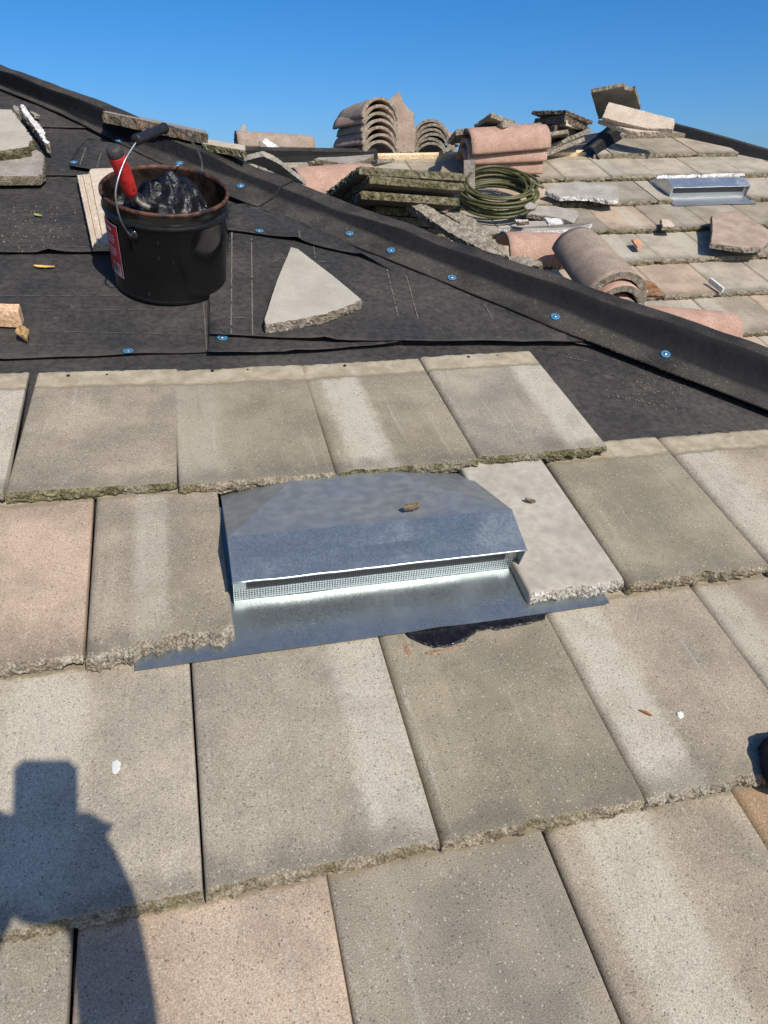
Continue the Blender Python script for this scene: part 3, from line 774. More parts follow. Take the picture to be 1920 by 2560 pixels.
# ================================================================== bucket of tar
M['bucket'] = None
def mat_bucket():
    s = NB('black bucket paint'); c = s.coord(rnd=False)
    sc = s.noise(s.coord(scale=(60, 60, 18), rnd=False), 1, 4, .6)
    col = s.mix(s.ramp(sc, .70, .76, 0, .5), (.006, .006, .0065), (.16, .15, .14))
    col = s.mix(s.ramp(s.noise(c, 5, 4), .58, .78, 0, .12), col, (.045, .042, .038))
    return s.done(col, s.ramp(s.noise(c, 18, 4), .35, .7, .07, .22), 0, s.bump(s.noise(c, 9, 2), .05, .02), .55)
def mat_rust():
    s = NB('rusty rim'); c = s.coord(rnd=False); n = s.noise(c, 55, 4, .65)
    col = s.mix(s.ramp(n, .38, .6), (.13, .052, .024), (.04, .02, .014)); col = s.mix(s.ramp(s.noise(c, 20, 3), .52, .66), col, (.012, .011, .011))
    return s.done(col, .6, .2, s.bump(n, .5, .003))
def mat_tar():
    s = NB('roofing tar'); c = s.coord(rnd=False); n = s.noise(c, 70, 4, .6); n_ = s.noise(s.coord(scale=(60, 25, 120), rnd=False), 1, 4, .6)
    col = s.mix(s.ramp(s.noise(c, 12, 3), .5, .75, 0, .6), (.006, .006, .007), (.035, .030, .026))
    return s.done(col, s.ramp(n, .3, .7, .24, .6), 0, s.bump(s.math('ADD', s.math('MULTIPLY', n, .4), n_), .7, .006), .5)
M['bucket'] = mat_bucket(); M['rust'] = mat_rust(); M['rustdark'] = mat_simple('tarry inner wall', (.024, .015, .011), .45, 0, .8, 25); M['tar'] = mat_tar()
M['label_red'] = mat_simple('red label', (.42, .015, .03), .35, 0, .15, 30)
M['label_white'] = mat_simple('white print', (.62, .58, .56), .5, 0, .1, 30)
M['label_black'] = mat_simple('black print', (.012, .012, .012), .5)
M['wire'] = mat_simple('bail wire', (.42, .44, .44), .38, .9, .3, 60)
M['grip'] = mat_simple('black plastic grip', (.018, .018, .02), .42, 0, .3, 60)
def mat_red():
    s = NB('tar smeared red handle'); c = s.coord(rnd=False); n = s.noise(c, 45, 4, .65)
    col = s.mix(s.ramp(n, .3, .7), (.40, .014, .014), (.55, .03, .025)); col = s.mix(s.ramp(s.noise(c, 60, 4, .7), .56, .66, 0, .85), col, (.05, .012, .011))
    return s.done(col, .45, 0, s.bump(n, .2, .002))
M['red'] = mat_red()
M['capgrey'] = mat_simple('dark grey rubber', (.045, .042, .038), .6)
BR, BRb, BH = .158, .1495, .245
bb = loc(RF, 371, 601, DECK + .012)
BK = RF @ Matrix.Translation((bb.x, bb.y, DECK + .0135)) @ Matrix.Rotation(rad(1.5), 4, 'Y')
bk = thing('bucket', 'black metal bucket of roofing tar with a rusty rim and wire handle', 'bucket', BK)
mb = MB(); mb.lathe([(BRb - .004, .002), (BRb + .001, 0), (BRb + .0025, .003), (BRb + .0012, .007), (BRb, .010), (BRb + (BR-BRb)*.3, .08), (BRb + (BR-BRb)*.6, .15), (BR - .003, .196), (BR - .0015, .200), (BR + .0015, .203), (BR + .002, .206), (BR, .2095), (BR - .002, .213), (BR - .0012, .225), (BR - .001, BH - .006)], 96, 0, True)
mb.obj('body', ('bucket',), bk, None, True)
mb = MB(); mb.lathe([(BRb - .004, .004), (BRb - .003, .01), (BR - .006, .19), (BR - .0045, .22), (BR - .005, BH - .005)], 72); mb.obj('inner_wall', ('rustdark',), bk, None, True)
mb = MB(); mb.lathe([(BR - .0055, BH - .007), (BR - .0055, BH - .001), (BR - .003, BH + .0015), (BR + .0005, BH + .0015), (BR + .003, BH - .001), (BR + .003, BH - .006), (BR, BH - .009)], 96); mb.obj('rim', ('rust',), bk, None, True)
def arc_patch(name, a0, a1, z0, z1, off, mat, parent, n=14):
    V = []; F = []
    for i in range(n + 1):
        a = rad(a0 + (a1 - a0) * i / n)
        for z in (z0, z1):
            r = BRb + (BR - BRb) * z / .245 + off; V.append((r * math.cos(a), r * math.sin(a), z))
    for i in range(n): F.append((2*i, 2*i+2, 2*i+3, 2*i+1))
    return obj(name, mesh(name, V, F, (mat,), None, True), parent)
lb = arc_patch('label', 187, 218, .045, .185, .0009, 'label_red', bk)
rl = random.Random(4)
for i in range(7): arc_patch('print_line', 197, 212 - rl.uniform(0, 6), .150 - i * .0085, .1530 - i * .0085, .0015, 'label_white', lb, 6) if i != 3 else None
arc_patch('print_line', 196, 208, .164, .171, .0015, 'label_white', lb, 6)
arc_patch('label_border', 187, 218, .183, .1858, .0014, 'label_white', lb); arc_patch('label_border', 187, 218, .0442, .0470, .0014, 'label_white', lb); arc_patch('label_border', 217.4, 218, .0442, .1858, .0014, 'label_white', lb, 2)
bc = arc_patch('barcode', 201, 215, .049, .080, .0014, 'label_white', lb, 6)
for i in range(11):
    a = 201.6 + i * 1.2; arc_patch('barcode_bar', a, a + rl.choice([.35, .55, .8]), .053, .079, .0019, 'label_black', lb, 2)
EAR = rad(237)
e_dir = Vector((math.cos(EAR), math.sin(EAR), 0))
BFm = BK @ frame(Vector((0, 0, 0)), -e_dir, Vector((0, 0, 1)).cross(-e_dir).cross(Vector((0,0,1))) if False else (-e_dir).cross(Vector((0, 0, 1))))
def bl(px, py): p = loc(BFm, px, py); return BK.inverted() @ (BFm @ Vector((p.x, p.y, 0)))
for s_ in (1, -1):
    m = MB(); m.lathe([(.016, 0), (.015, .004), (.010, .007), (.0065, .010), (.0001, .0115)], 20)
    m.obj('ear', ('bucket',), bk, Matrix.Translation(e_dir * s_ * (BR - .0025) + Vector((0, 0, .180))) @ (e_dir * s_).to_track_quat('Z', 'Y').to_matrix().to_4x4(), True)
bail_px = [r1(722, 965), r1(690, 850), r1(690, 745), r1(738, 600), r1(808, 485)]
bail2_px = [r1(975, 398), r1(1010, 392), r1(1095, 430), r1(1145, 495), r1(1187, 570), r1(1196, 640)]
w1 = [e_dir * (BR + .006) + Vector((0, 0, .180))] + [bl(*p) for p in bail_px]
w2 = [bl(*p) for p in bail2_px] + [-e_dir * (BR + .006) + Vector((0, 0, .185))]
def smooth_path(pts, n=6):
    out = []; P = [Vector(p) for p in pts]
    for i in range(len(P) - 1):
        a = P[max(0, i-1)]; b = P[i]; c = P[i+1]; d = P[min(len(P)-1, i+2)]
        for k in range(n):
            t = k / n; out.append(.5 * ((2*b) + (c-a)*t + (2*a-5*b+4*c-d)*t*t + (3*b-a-3*c+d)*t**3))
    out.append(P[-1]); return out
m = MB(); m.tube(smooth_path(w1), .0021, 8); m.tube(smooth_path(w2), .0021, 8); m.obj('bail', ('wire',), bk, None, True)
ga, gb = bl(*r1(803, 475)), bl(*r1(978, 402)); gd = (gb - ga)
m = MB(); m.tube([ga + gd * t for t in (0, .01, .10, .12, .45, .47, .53, .55, .88, .9, .99, 1)], [.0105, .0125, .0125, .0112, .0112, .0122, .0122, .0112, .0112, .0125, .0125, .0105], 18); m.obj('grip', ('grip',), bk, None, True)
# tar heap inside
n = 96; V = []; F = []
for j in range(41):
    r = .148 * j / 40
    for i in range(n):
        a = 2 * PI * i / n; x, y = r * math.cos(a), r * math.sin(a)
        h = .180 + .070 * math.exp(-((x - .012) ** 2 + (y - .03) ** 2) / .0065) + .030 * math.exp(-((x + .07) ** 2 + (y + .04) ** 2) / .004) + .02 * math.exp(-((x - .05) ** 2 + (y + .06) ** 2) / .004)
        rg = 1 - abs(fn(x * 13 + 3, y * 11, 4.2, 2)); rg2 = 1 - abs(fn(x * 46, y * 30 + x * 20, 1.2, 2))
        h += .046 * (rg ** 2 - .5) + .012 * (rg2 - .6)
        h -= .02 * max(0, r - .12) / .028
        V.append((x + .008 * fn(x * 30, y * 30, 7, 2), y + .008 * fn(x * 30, y * 30, 17, 2), h))
for j in range(40):
    for i in range(n): F.append((j*n+i, j*n+(i+1)%n, (j+1)*n+(i+1)%n, (j+1)*n+i))
tar = obj('roofing_tar', fix_normals(mesh('roofing_tar', V, F, ('tar',), None, True)), None, BK.copy()); tag(tar, 'wet black roofing tar heaped inside the bucket', 'tar')
# trowel standing in the tar
TF = frame(BK @ Vector((-.075, -.112, .2)), CAM.to_3x3() @ Vector((1, 0, 0)), (CAM.translation - BK @ Vector((-.075, -.112, .2))))
def tp(px, py, z=0.): p = loc(TF, px, py, z); return Vector((p.x, p.y, z))
M['dull_steel'] = mat_simple('tarry steel', (.16, .145, .12), .55, .5, .5, 60)
tw = thing('trowel', 'red handled margin trowel stuck in the tar bucket', 'trowel', TF)
h0, h1 = tp(*r1(668, 512), .085), tp(*r1(782, 795), .012); hd_ = h1 - h0
m = MB(); m.tube([h0 + hd_ * t for t in (.16, .20, .35, .55, .75, .90, .97, 1.0)], [.0188, .0196, .0192, .0188, .0178, .016, .0145, .013], 20)
hdl = m.obj('handle', ('red',), tw, None, True)
M['lettering'] = mat_simple('worn gold print', (.50, .30, .16), .6)
ht_ = hd_.normalized(); hs_ = Vector((-ht_.y, ht_.x, 0)).normalized()
if hs_.x > 0: hs_ = -hs_
for i in range(9):
    c_ = h0 + hd_ * (.36 + .047 * i); r_ = .0192 - .0010 * i * .3
    def on(a_, l_): return c_ + ht_ * l_ + hs_ * (r_ + .0004) * math.cos(a_) + Vector((0, 0, 1)) * (r_ + .0004) * math.sin(a_)
    lm = MB(); k_ = (i * 7) % 3
    for l0, l1, a0, a1 in [(-.0042, -.0030, .35, .80)] + ([(.0022, .0034, .35, .80)] if k_ != 1 else []) + [(-.0042, .0034, .35, .47)] * (k_ != 2) + [(-.0042, .0034, .70, .80)] * (k_ == 2):
        lm.add([on(a0, l0), on(a1, l0), on(a1, l1), on(a0, l1)], [(0, 1, 2, 3)])
    lt_ = lm.obj('lettering', ('lettering',), hdl); lt_['kind'] = 'stuff'
m = MB(); m.tube([h0 + hd_ * t for t in (0, .01, .04, .10, .16, .175)], [.007, .0138, .0178, .0192, .0195, .0190], 20); m.obj('end_cap', ('capgrey',), tw, None, True)
s0, s1, s2 = tp(*r1(786, 800)), tp(*r1(835, 850)), tp(*r1(900, 895)); s3 = tp(*r1(895, 960))
m = MB(); m.tube(smooth_path([s0, s1, s2 + Vector((-.004, .006, 0))]), .0085, 10); m.obj('shank', ('dull_steel',), tw, None, True)
dv = (s3 - s2); bx_ = Vector((.020, .004, -.012))
m = MB(); b0 = s2 + Vector((-.006, .006, 0))
V = [b0 - bx_ * .75, b0 + bx_, b0 + bx_ + dv * 1.1 + Vector((0, 0, -.05)), b0 - bx_ + dv * 1.1 + Vector((0, 0, -.05))]
nn = Vector((0, .0008, .0012)); m.add([v + nn for v in V] + [v - nn for v in V], [(0,1,2,3), (7,6,5,4), (0,4,5,1), (1,5,6,2), (2,6,7,3), (3,7,4,0)]); m.obj('blade', ('dull_steel',), tw)

# ================================================================== loose pieces on the felt
UP = Vector((0, 0, 1)); RIGHT = CAM.to_3x3() @ Vector((1, 0, 0)); RIGHT.z = 0; RIGHT.normalize(); FWD = UP.cross(RIGHT)
def piece(name, label, cat, px, F, z, t, group=None, **kw):
    me, m = slab_px(name, px, F, z, t, **kw); return tag(obj(name, me, None, m), label, cat, group)
def facing(px, py, dist, up=.6):
    p = at(px, py, dist); return frame(p, RIGHT, -ray(px, py) * (1 - abs(up)) + UP * up)
D0 = DECK + .022
piece('broken_tile', 'pale triangular offcut of tile lying on the black felt', 'tile piece', [(628, 533), (643, 537), (716, 592), (782, 647), (766, 656), (735, 668), (700, 680), (640, 692), (600, 698), (573, 703), (570, 690), (596, 610)], RF, D0 + .028, .026, top='pale', side='edge_grey', clean=(0, 1, 2, 9, 10, 11), rough=.0045, seed=2, warp=.001)
piece('cut_tile', 'grey cut roof tile with a mossy edge, on top of a brown tile', 'tile piece', [z1(*p) for p in ((-250, 180), (165, 185), (215, 240), (475, 605), (418, 640), (415, 700), (200, 735), (0, 762), (-250, 790))], RF, D0 + .064, .030, top='pale', side='edge_moss', clean=(0, 8), rough=.005, seed=4)
piece('cut_tile', 'brown ribbed roof tile lying under the grey mossy tile', 'tile piece', [z1(*p) for p in ((-250, 760), (430, 700), (560, 765), (618, 810), (608, 1040), (545, 1108), (-250, 1112))], RF, D0 + .032, .028, top='greybrown', side='edge', clean=(5,), rough=.005, seed=6)
piece('tile_shard', 'long white sliver of broken tile leaning towards the hip', 'tile piece', [z1(*p) for p in ((270, 112), (345, 115), (400, 215), (495, 335), (560, 390), (630, 500), (637, 575), (695, 640), (690, 668), (615, 655), (500, 480), (370, 310), (280, 200))], RF, D0 + .045, .030, top='edge_white', side='edge_grey', rough=.004, seed=7)
piece('tile_shard', 'small brown chunk of tile beside the white sliver', 'tile piece', [z1(*p) for p in ((180, 122), (262, 145), (282, 212), (172, 190))], RF, D0 + .04, .03, top='greybrown', side='edge_grey', rough=.003, seed=8)
piece('tile_shard', 'thin grey flake of tile behind the white sliver', 'tile piece', [z1(*p) for p in ((410, 203), (480, 222), (555, 264), (470, 268))], RF, D0 + .02, .012, top='greybrown', side='edge_grey', rough=.002, seed=9)
piece('wood_block', 'short orange timber offcut lying on the felt', 'wood block', [r1(*p) for p in ((-130, 1437), (118, 1445), (110, 1492), (-130, 1482))], RF, D0 - .008 + .043, .043, top='wood', side='wood', under='wood', rough=.0008, step=.02)
# ribbed buff tile behind the bucket
me, m_ = slab_px('body', [r1(*p) for p in ((455, 682), (522, 676), (530, 650), (546, 643), (720, 636), (1060, 622), (1085, 640), (900, 1090), (545, 1098))], RF, D0 + .020, .018, top='buff', side='buff', under='buff', rough=.0012, seed=3)
bt = thing('roof_tile', 'buff roof tile lying bottom up behind the tar bucket', 'roof tile', m_)
obj('body', me, bt)
for a, b, c, d in (((455, 682), (474, 680), (564, 1092), (545, 1098)), ((488, 678), (504, 677), (592, 1088), (577, 1090)), ((528, 655), (700, 640), (760, 1080), (612, 1084))):
    rme, rm = slab_px('rib', [r1(*p) for p in (a, b, c, d)], RF, D0 + .027, .0075, top='buff', side='buff', under='buff', rough=.0008, seed=1)
    obj('rib', rme, bt, m_.inverted() @ rm)
# pieces lying over the hip
def edge_slab(name, label, pL, pR, F, z, depth, t, group=None, top='greybrown', side='edge_dark', rough=.004, seed=0, tilt=0., skew=0., cat='tile piece', dips=None):
    a, b = hit(F, *pL, z), hit(F, *pR, z); return edge_slab3(name, label, a, b, F.to_3x3() @ Vector((0, 0, 1)), depth, t, group, top, side, rough, seed, tilt, skew, cat)
def edge_slab3(name, label, a, b, n, depth, t, group=None, top='greybrown', side='edge_dark', rough=.004, seed=0, tilt=0., skew=0., cat='tile piece', clean=()):
    m = frame(a, b - a, n) @ Matrix.Rotation(tilt, 4, 'X'); w_ = (b - a).length
    me = slab_mesh(name, [(0, 0), (w_, 0), (w_ + skew, depth), (skew, depth)], t, top=top, side=side, rough=rough, seed=seed, clean=clean)
    return tag(obj(name, me, None, m), label, cat, group)

# ---- leaves and crumbs
M['leaf_yellow'] = mat_simple('yellow leaf', (.62, .42, .12), .6); M['leaf_green'] = mat_simple('green leaf', (.22, .30, .06), .6)
M['leaf_brown'] = mat_simple('dry leaf', (.16, .11, .065), .7, 0, .5, 90); M['leaf_tan'] = mat_simple('tan leaf', (.33, .22, .10), .7, 0, .4, 90)
def leaf(label, o, px, py, L, wd, mat, ang=0., curl=.3, seed=0, F=None, zoff=.002):
    if F is None: p, n = bvh_hit(o, px, py); Wm = o.matrix_world; P = Wm @ p; N = (Wm.to_3x3() @ n).normalized()
    else: P = hit(F, px, py, zoff); N = F.to_3x3() @ Vector((0, 0, 1))
    if N.dot(CAM.translation - P) < 0: N = -N
    V = []; Fc = []; n = 12
    for i in range(n + 1):
        q = i / n; wv = wd * math.sin(PI * q ** .8) ** .8 + .0004
        for j in (-1, -.4, 0, .4, 1):
            z = curl * wd * (abs(j) ** 1.6) * .9 + curl * L * .25 * (q - .5) ** 2 * 2 + .15 * wd * fn(q * 6, j * 2, seed, 2) + .002
            V.append(((q - .5) * L, j * wv * .5 + .12 * wd * fn(q * 7, seed, j, 2), max(.0006, z)))
    for i in range(n):
        for j in range(4): Fc.append((i*5+j, i*5+j+1, (i+1)*5+j+1, (i+1)*5+j))
    m = frame(P + N * .0015, RIGHT, N) @ Matrix.Rotation(ang, 4, 'Z')
    ob = obj('leaf', mesh('leaf', V, Fc, (mat,), None, True), None, m); md = ob.modifiers.new('t', 'SOLIDIFY'); md.thickness = .0006
    return tag(ob, label, 'leaf')
bpy.context.view_layer.update()
leaf('curled yellow leaf lying on the black felt', sheets[1], *r1(265, 1238), .055, .012, 'leaf_yellow', .15, .4, 1)
leaf('small green leaf on the black felt near the buff tile', sheets[2], *r1(228, 932), .028, .012, 'leaf_green', -.2, .4, 2)
leaf('crumpled brown leaf near the timber offcut', sheets[1], *r1(150, 1665), .045, .030, 'leaf_tan', -.9, .8, 3)
ht = next(o for o in bpy.data.objects if o.name == 'hood_top')
leaf('dry brown leaf resting on top of the steel vent', ht, *r4(828, 252), .034, .014, 'leaf_brown', .5, .9, 4)
leaf('dark dry leaf curled on the bare cement tile', None, *r6(628, 705), .022, .008, 'leaf_brown', -.3, .8, 5, RF, -.009)
BFr = RF @ Matrix.Translation((0, -2 * EXP, 0)) @ Matrix.Rotation(-TILT, 4, 'X')          # surface of the third course
piece('tar_patch', 'black tar smeared on the tile below the vent apron', 'tar', [r4(*p) for p in ((800, 715), (815, 735), (860, 762), (915, 780), (985, 772), (1050, 745), (1085, 715), (1180, 705), (1270, 690), (1350, 672), (1362, 640), (1250, 640), (1000, 660), (880, 690))], BFr, .0045, .006, top='tar', side='tar', under='tar', rough=.003, seed=2, warp=.0015)
M['smear'] = mat_edge('rust coloured smear', (.32, .18, .115), (.31, .22, .15), (.30, .24, .17))
M['paint'] = mat_simple('white paint', (.62, .62, .56), .6, 0, .08)
M['twig'] = mat_simple('orange twig', (.42, .15, .04), .6)
piece('clay_smear', 'orange clay smear on the tile just left of the tar patch', 'smear', [r4(*p) for p in ((795, 760), (815, 768), (830, 805), (815, 812), (800, 790))], BFr, .0012, .0014, top='smear', side='smear', rough=.001, step=.003)
piece('clay_smear', 'long orange smear on the tile right under the tar patch', 'smear', [r4(*p) for p in ((870, 800), (950, 785), (1035, 762), (1045, 772), (960, 800), (890, 815))], BFr, .0012, .0014, top='smear', side='smear', rough=.002, step=.003)
piece('paint_fleck', 'pale paint fleck on the tile above the phone shadow', 'paint', [r7(*p) for p in ((485, 440), (505, 428), (522, 440), (520, 470), (500, 492), (486, 488), (482, 462))], BFr, .0012, .0014, top='paint', side='paint', rough=.001, step=.003)
piece('paint_fleck', 'round white dropping beside the orange twig', 'paint', [r8(*p) for p in ((1265, 225), (1280, 218), (1296, 228), (1297, 245), (1280, 252), (1268, 242))], BFr, .002, .0022, top='paint', side='paint', rough=.001, step=.003)
a_, b_ = hit(BFr, *r8(1110, 217), .003), hit(BFr, *r8(1160, 240), .003)
tg = MB(); tg.tube([a_, a_.lerp(b_, .5) + Vector((0, 0, .001)), b_], [.0016, .002, .0014], 8); tag(tg.obj('twig', ('twig',)), 'short orange twig lying on a tile', 'twig')
M['navy'] = mat_simple('plain dark navy', (.008, .010, .020), .8, 0, .5, 60)
piece('navy_object', 'dark navy object at the lip of a tile, beside an orange brown tile', 'bundle', [(1650, 1590), (1676, 1580), (1800, 1550), (1800, 1700), (1700, 1690), (1672, 1672), (1662, 1645), (1655, 1612)], BFr, .03, .03, top='navy', side='navy', under='navy', rough=.003, seed=5, warp=.006)  # low dark navy form of unidentified kind at the tile lip
# crumbs, far too many to count
cr = MB(); rc = random.Random(5)
M['crumb'] = mat_simple('crumbs', (.42, .33, .19), .9, 0, .5, 300)
def crumb(o, px, py, sz):
    p, n = bvh_hit(o, px, py)
    if p is None: return
    P = o.matrix_world @ p + (RF.to_3x3() @ UP) * sz * .5
    m = Matrix.Translation(P) @ Matrix.Rotation(rc.random() * 6, 4, 'Z') @ Matrix.Rotation(rc.random() * 6, 4, 'X')
    a = sz; v = [m @ Vector(q) for q in ((a, 0, -a * .4), (-a * .6, a * .8, -a * .4), (-a * .6, -a * .9, -a * .3), (0, 0, a * .6))]
    cr.add(v, [(0, 2, 1), (0, 1, 3), (1, 2, 3), (2, 0, 3)])
for i in range(330):
    x, y = rc.uniform(0, 1500), rc.uniform(260, 780)
    crumb(rc.choice(sheets), x, y, rc.choice([.0008, .0012, .0018]))
for i in range(260):
    x, y = r1(min(700, abs(rc.gauss(0, 260))) , rc.gauss(1000, 80)); crumb(sheets[2], x, y, rc.choice([.0008, .0012, .002]))
for i in range(420):
    t = rc.random(); x, y = r6(rc.gauss(1140, 90), rc.gauss(200, 45)); crumb(sheets[0], x, y, rc.choice([.0008, .0013]))
for i in range(420):
    t = rc.random(); x, y = 1180 + 330 * t + rc.gauss(0, 14), 720 + 115 * t + rc.gauss(0, 10); crumb(hipr, x, y, rc.choice([.0007, .0011]))
co = cr.obj('crumbs', ('crumb',)); co['kind'] = 'stuff'; tag(co, 'tan grit and leaf crumbs scattered over the black felt', 'crumbs')

# ================================================================== stacks and loose tiles beyond the hip
g_moss = 'mossy tiles stacked beyond the hip'
n_rf = RF.to_3x3() @ UP
def lying(a, b, n, w_, d_, t, **kw): return edge_slab3(*kw.pop('nl'), a, a + (b - a).normalized() * w_, n, d_, t, **kw)
def quad_slab(name, label, a, b, c, t, group=None, top='greybrown', side='edge_grey', under='under', rough=.005, seed=0, cat='roof tile', clean=()):
    """slab with one corner at a and the neighbouring corners at b and c (pixel x, pixel y, distance)"""
    A, B_, C_ = at(*a), at(*b), at(*c); x = B_ - A; y = C_ - A; n = x.cross(y)
    if n.z < 0: n = -n
    m = frame(A, x, n); i_ = m.inverted(); pb, pc = i_ @ B_, i_ @ C_
    me = slab_mesh(name, [(0, 0), (pb.x, 0), (pb.x + pc.x, pc.y), (pc.x, pc.y)], t, top=top, side=side, under=under, rough=rough, seed=seed, clean=clean)
    return tag(obj(name, me, None, m), label, cat, group)
DM = 2.75
for i, (pa, pb_, pc_, lab) in enumerate(((r2(795, 508), r2(1430, 552), r2(595, 662), 'top tile of the mossy stack beyond the hip'), (r2(858, 562), r2(1428, 612), r2(665, 697), 'second tile down in the mossy stack beyond the hip'), (r2(818, 655), r2(1400, 700), r2(695, 722), 'third tile down in the mossy stack beyond the hip'))):
    quad_slab('roof_tile', lab, (*pa, DM), (*pb_, DM + .23), (*pc_, DM + .30), .026, None, 'greybrown', 'edge_moss', 'under', .008, 20 + i)
for i in range(5):
    y_ = 745 + i * 52
    quad_slab('roof_tile', ['fourth', 'fifth', 'sixth', 'seventh', 'eighth'][i] + ' tile down in the shaded part of the mossy stack', (*r2(900 + 14 * n1(i * 2.7, 3), y_), DM + .16), (*r2(1330 + 20 * n1(i * 1.9, 5), y_ + 40), DM + .36), (*r2(740, y_ + 60), DM + .42), .026, g_moss, 'greybrown', 'edge_moss', 'under', .006, 30 + i)
hA = (hit(RF, *z2(220, 120), .03) - CAM.translation).length; hB = (hit(RF, *z2(1215, 330), .03) - CAM.translation).length
quad_slab('roof_tile', 'roof tile with a rusty broken edge balanced on the black hip', (*z2(205, 70), hA - .10), (*z2(1215, 285), hB - .07), (*z2(255, 52), hA + .20), .034, None, 'greybrown', 'edge_dark', 'under', .007, 11)
quad_slab('tile_shard', 'small cream tile with a mossy edge on the hip, beyond the bucket', (*z2(1150, 372), hB - .08), (*z2(1565, 442), hB - .22), (*z2(1175, 325), hB + .10), .022, None, 'buff', 'edge_moss', 'under', .005, 12, 'tile piece')
piece('roof_tile', 'grey gritty tile leaning from the mossy stack down behind the hip', 'roof tile', [r2(*p) for p in ((1068, 724), (1110, 712), (1205, 738), (1400, 850), (1659, 978), (1690, 1050), (1545, 1022), (1330, 905))], facing(*r2(1360, 880), 2.80, .5), 0, .03, top='edge_grey', side='edge_grey', under='greybrown', rough=.005, seed=21)
piece('tile_shard', 'smaller broken tile behind the leaning gritty tile', 'tile piece', [r2(*p) for p in ((1280, 780), (1400, 784), (1480, 815), (1570, 885), (1600, 960), (1500, 930), (1380, 840))], facing(*r2(1440, 850), 2.95, .5), 0, .028, top='edge_grey', side='edge_grey', rough=.005, seed=22)
piece('tile_shard', 'gritty shard poking over the hip beside the barrel tiles', 'tile piece', [z5(*p) for p in ((130, 262), (270, 284), (450, 290), (560, 332), (576, 370), (540, 396), (480, 376), (430, 395), (250, 390))], facing(*z5(400, 330), 2.75, .45), 0, .026, top='edge_grey', side='edge', rough=.004, seed=23)
# barrel tiles
def barrel(label, p_l, p_r, d_l, d_r, L, r0, r1_, mat='terracotta', seed=0, flip=False, group=None, roll=0., lift=0., n=None, t=.016):
    a, b = at(*p_l, d_l), at(*p_r, d_r); ax = (b - a).normalized(); nn = n_rf if n is None else n
    m = frame(a, ax, nn) @ Matrix.Rotation(roll, 4, 'X') @ Matrix.Translation((0, 0, lift))
    me = barrel_mesh('barrel_tile', L, r0, r1_, t=t, mat=mat, seed=seed)
    return tag(obj('barrel_tile', me, None, m), label, 'ridge tile', group)
def barrel_thing(*a, **k): return barrel(*a, **k)
barrel('pink barrel tile with a tar stain lying across the shards beyond the hip', z5(190, 300), z5(985, 330), 3.75, 3.95, .46, .115, .108, 'terracotta', 1)
barrel('grey brown barrel tile with a thick rough open end, outermost of the nested group', z5(1215, 715), z5(700, 500), 3.30, 3.80, .46, .138, .122, 'barrelgrey', 2, t=.030)
barrel('pink barrel tile nested under the grey brown barrel', z5(1235, 790), z5(720, 580), 3.28, 3.78, .44, .115, .100, 'terracotta', 3, t=.026)
barrel('innermost barrel tile of the nested group by the hip', z5(1245, 850), z5(730, 640), 3.30, 3.78, .42, .088, .080, 'terracotta', 4, t=.02)
barrel('pink barrel tile with a dark tar blot at its collar, lying beside the nested group', r3(850, 1480), r3(1350, 1470), 3.60, 3.75, .47, .112, .108, 'terracotta', 5)
# pink barrel stack on the main roof
ul = loc(BF, *z4(310, 765))
for i in range(3):
    m = BF @ Matrix.Translation((ul.x + .01 * i - .035, ul.y + .120 - .012 * i, .004 + .060 * i)) @ Matrix.Rotation(rad(-3 + 2.5 * i), 4, 'Z') @ Matrix.Rotation(rad(1.4 * i), 4, 'Y').inverted()
    tag(obj('barrel_tile', barrel_mesh('barrel_tile', .50, .120, .114, mat='terracotta', seed=20 + i), None, m), ['bottom pink barrel tile of the stack behind the hose', 'middle pink barrel tile of the stack behind the hose', 'top pink barrel tile of the stack behind the hose'][i], 'ridge tile', None)
# stacks of weathered barrels on the ridge
def barrel_stack(px, py, dist, n, yaw, dz, labelf, grp, L=.42, r=.132, seed=0):
    for i in range(n):
        p = at(px, py, dist) + UP * (dz * i) + RIGHT * .022 * n1(i * 2.3, seed) + FWD * .03 * n1(i * 1.7, 5, seed)
        ax = (FWD * math.cos(yaw + .16 * n1(i * 1.3, seed, 9)) + RIGHT * math.sin(yaw + .16 * n1(i * 1.3, seed, 9)))
        m = frame(p, ax, UP) @ Matrix.Rotation(rad(4) * n1(i * 3.3, seed, 2), 4, 'X')
        tag(obj('barrel_tile', barrel_mesh('barrel_tile', L, r, r * .9, mat='barrelgrey' if (i + seed) % 3 else 'terracotta', seed=seed * 9 + i), None, m), labelf % ['lowest', 'second lowest', 'third lowest', 'fourth from the bottom', 'fifth from the bottom', 'sixth from the bottom', 'seventh from the bottom'][i] if i < n - 1 else labelf % 'topmost', 'ridge tile', grp)
barrel_stack(822, 352, 5.25, 7, rad(-30), .040, 'grey brown barrel tile, %s in the tall stack on the ridge', 'barrel tiles in the tall ridge stack', seed=1)
barrel_stack(930, 352, 5.42, 6, rad(14), .027, 'grey brown barrel tile, %s in the low stack behind the upright slab', 'barrel tiles in the low ridge stack', r=.125, seed=2)
piece('broken_tile', 'broken brown tile standing upright between the two barrel stacks', 'tile piece', [r2(*p) for p in ((968, 150), (985, 108), (1040, 62), (1052, 90), (1062, 130), (1095, 165), (1130, 200), (1128, 245), (1140, 300), (1130, 430), (1020, 430), (1010, 260))], facing(*r2(1060, 350), 5.35, .12), 0, .028, top='brownslab', side='edge', rough=.004, seed=31)
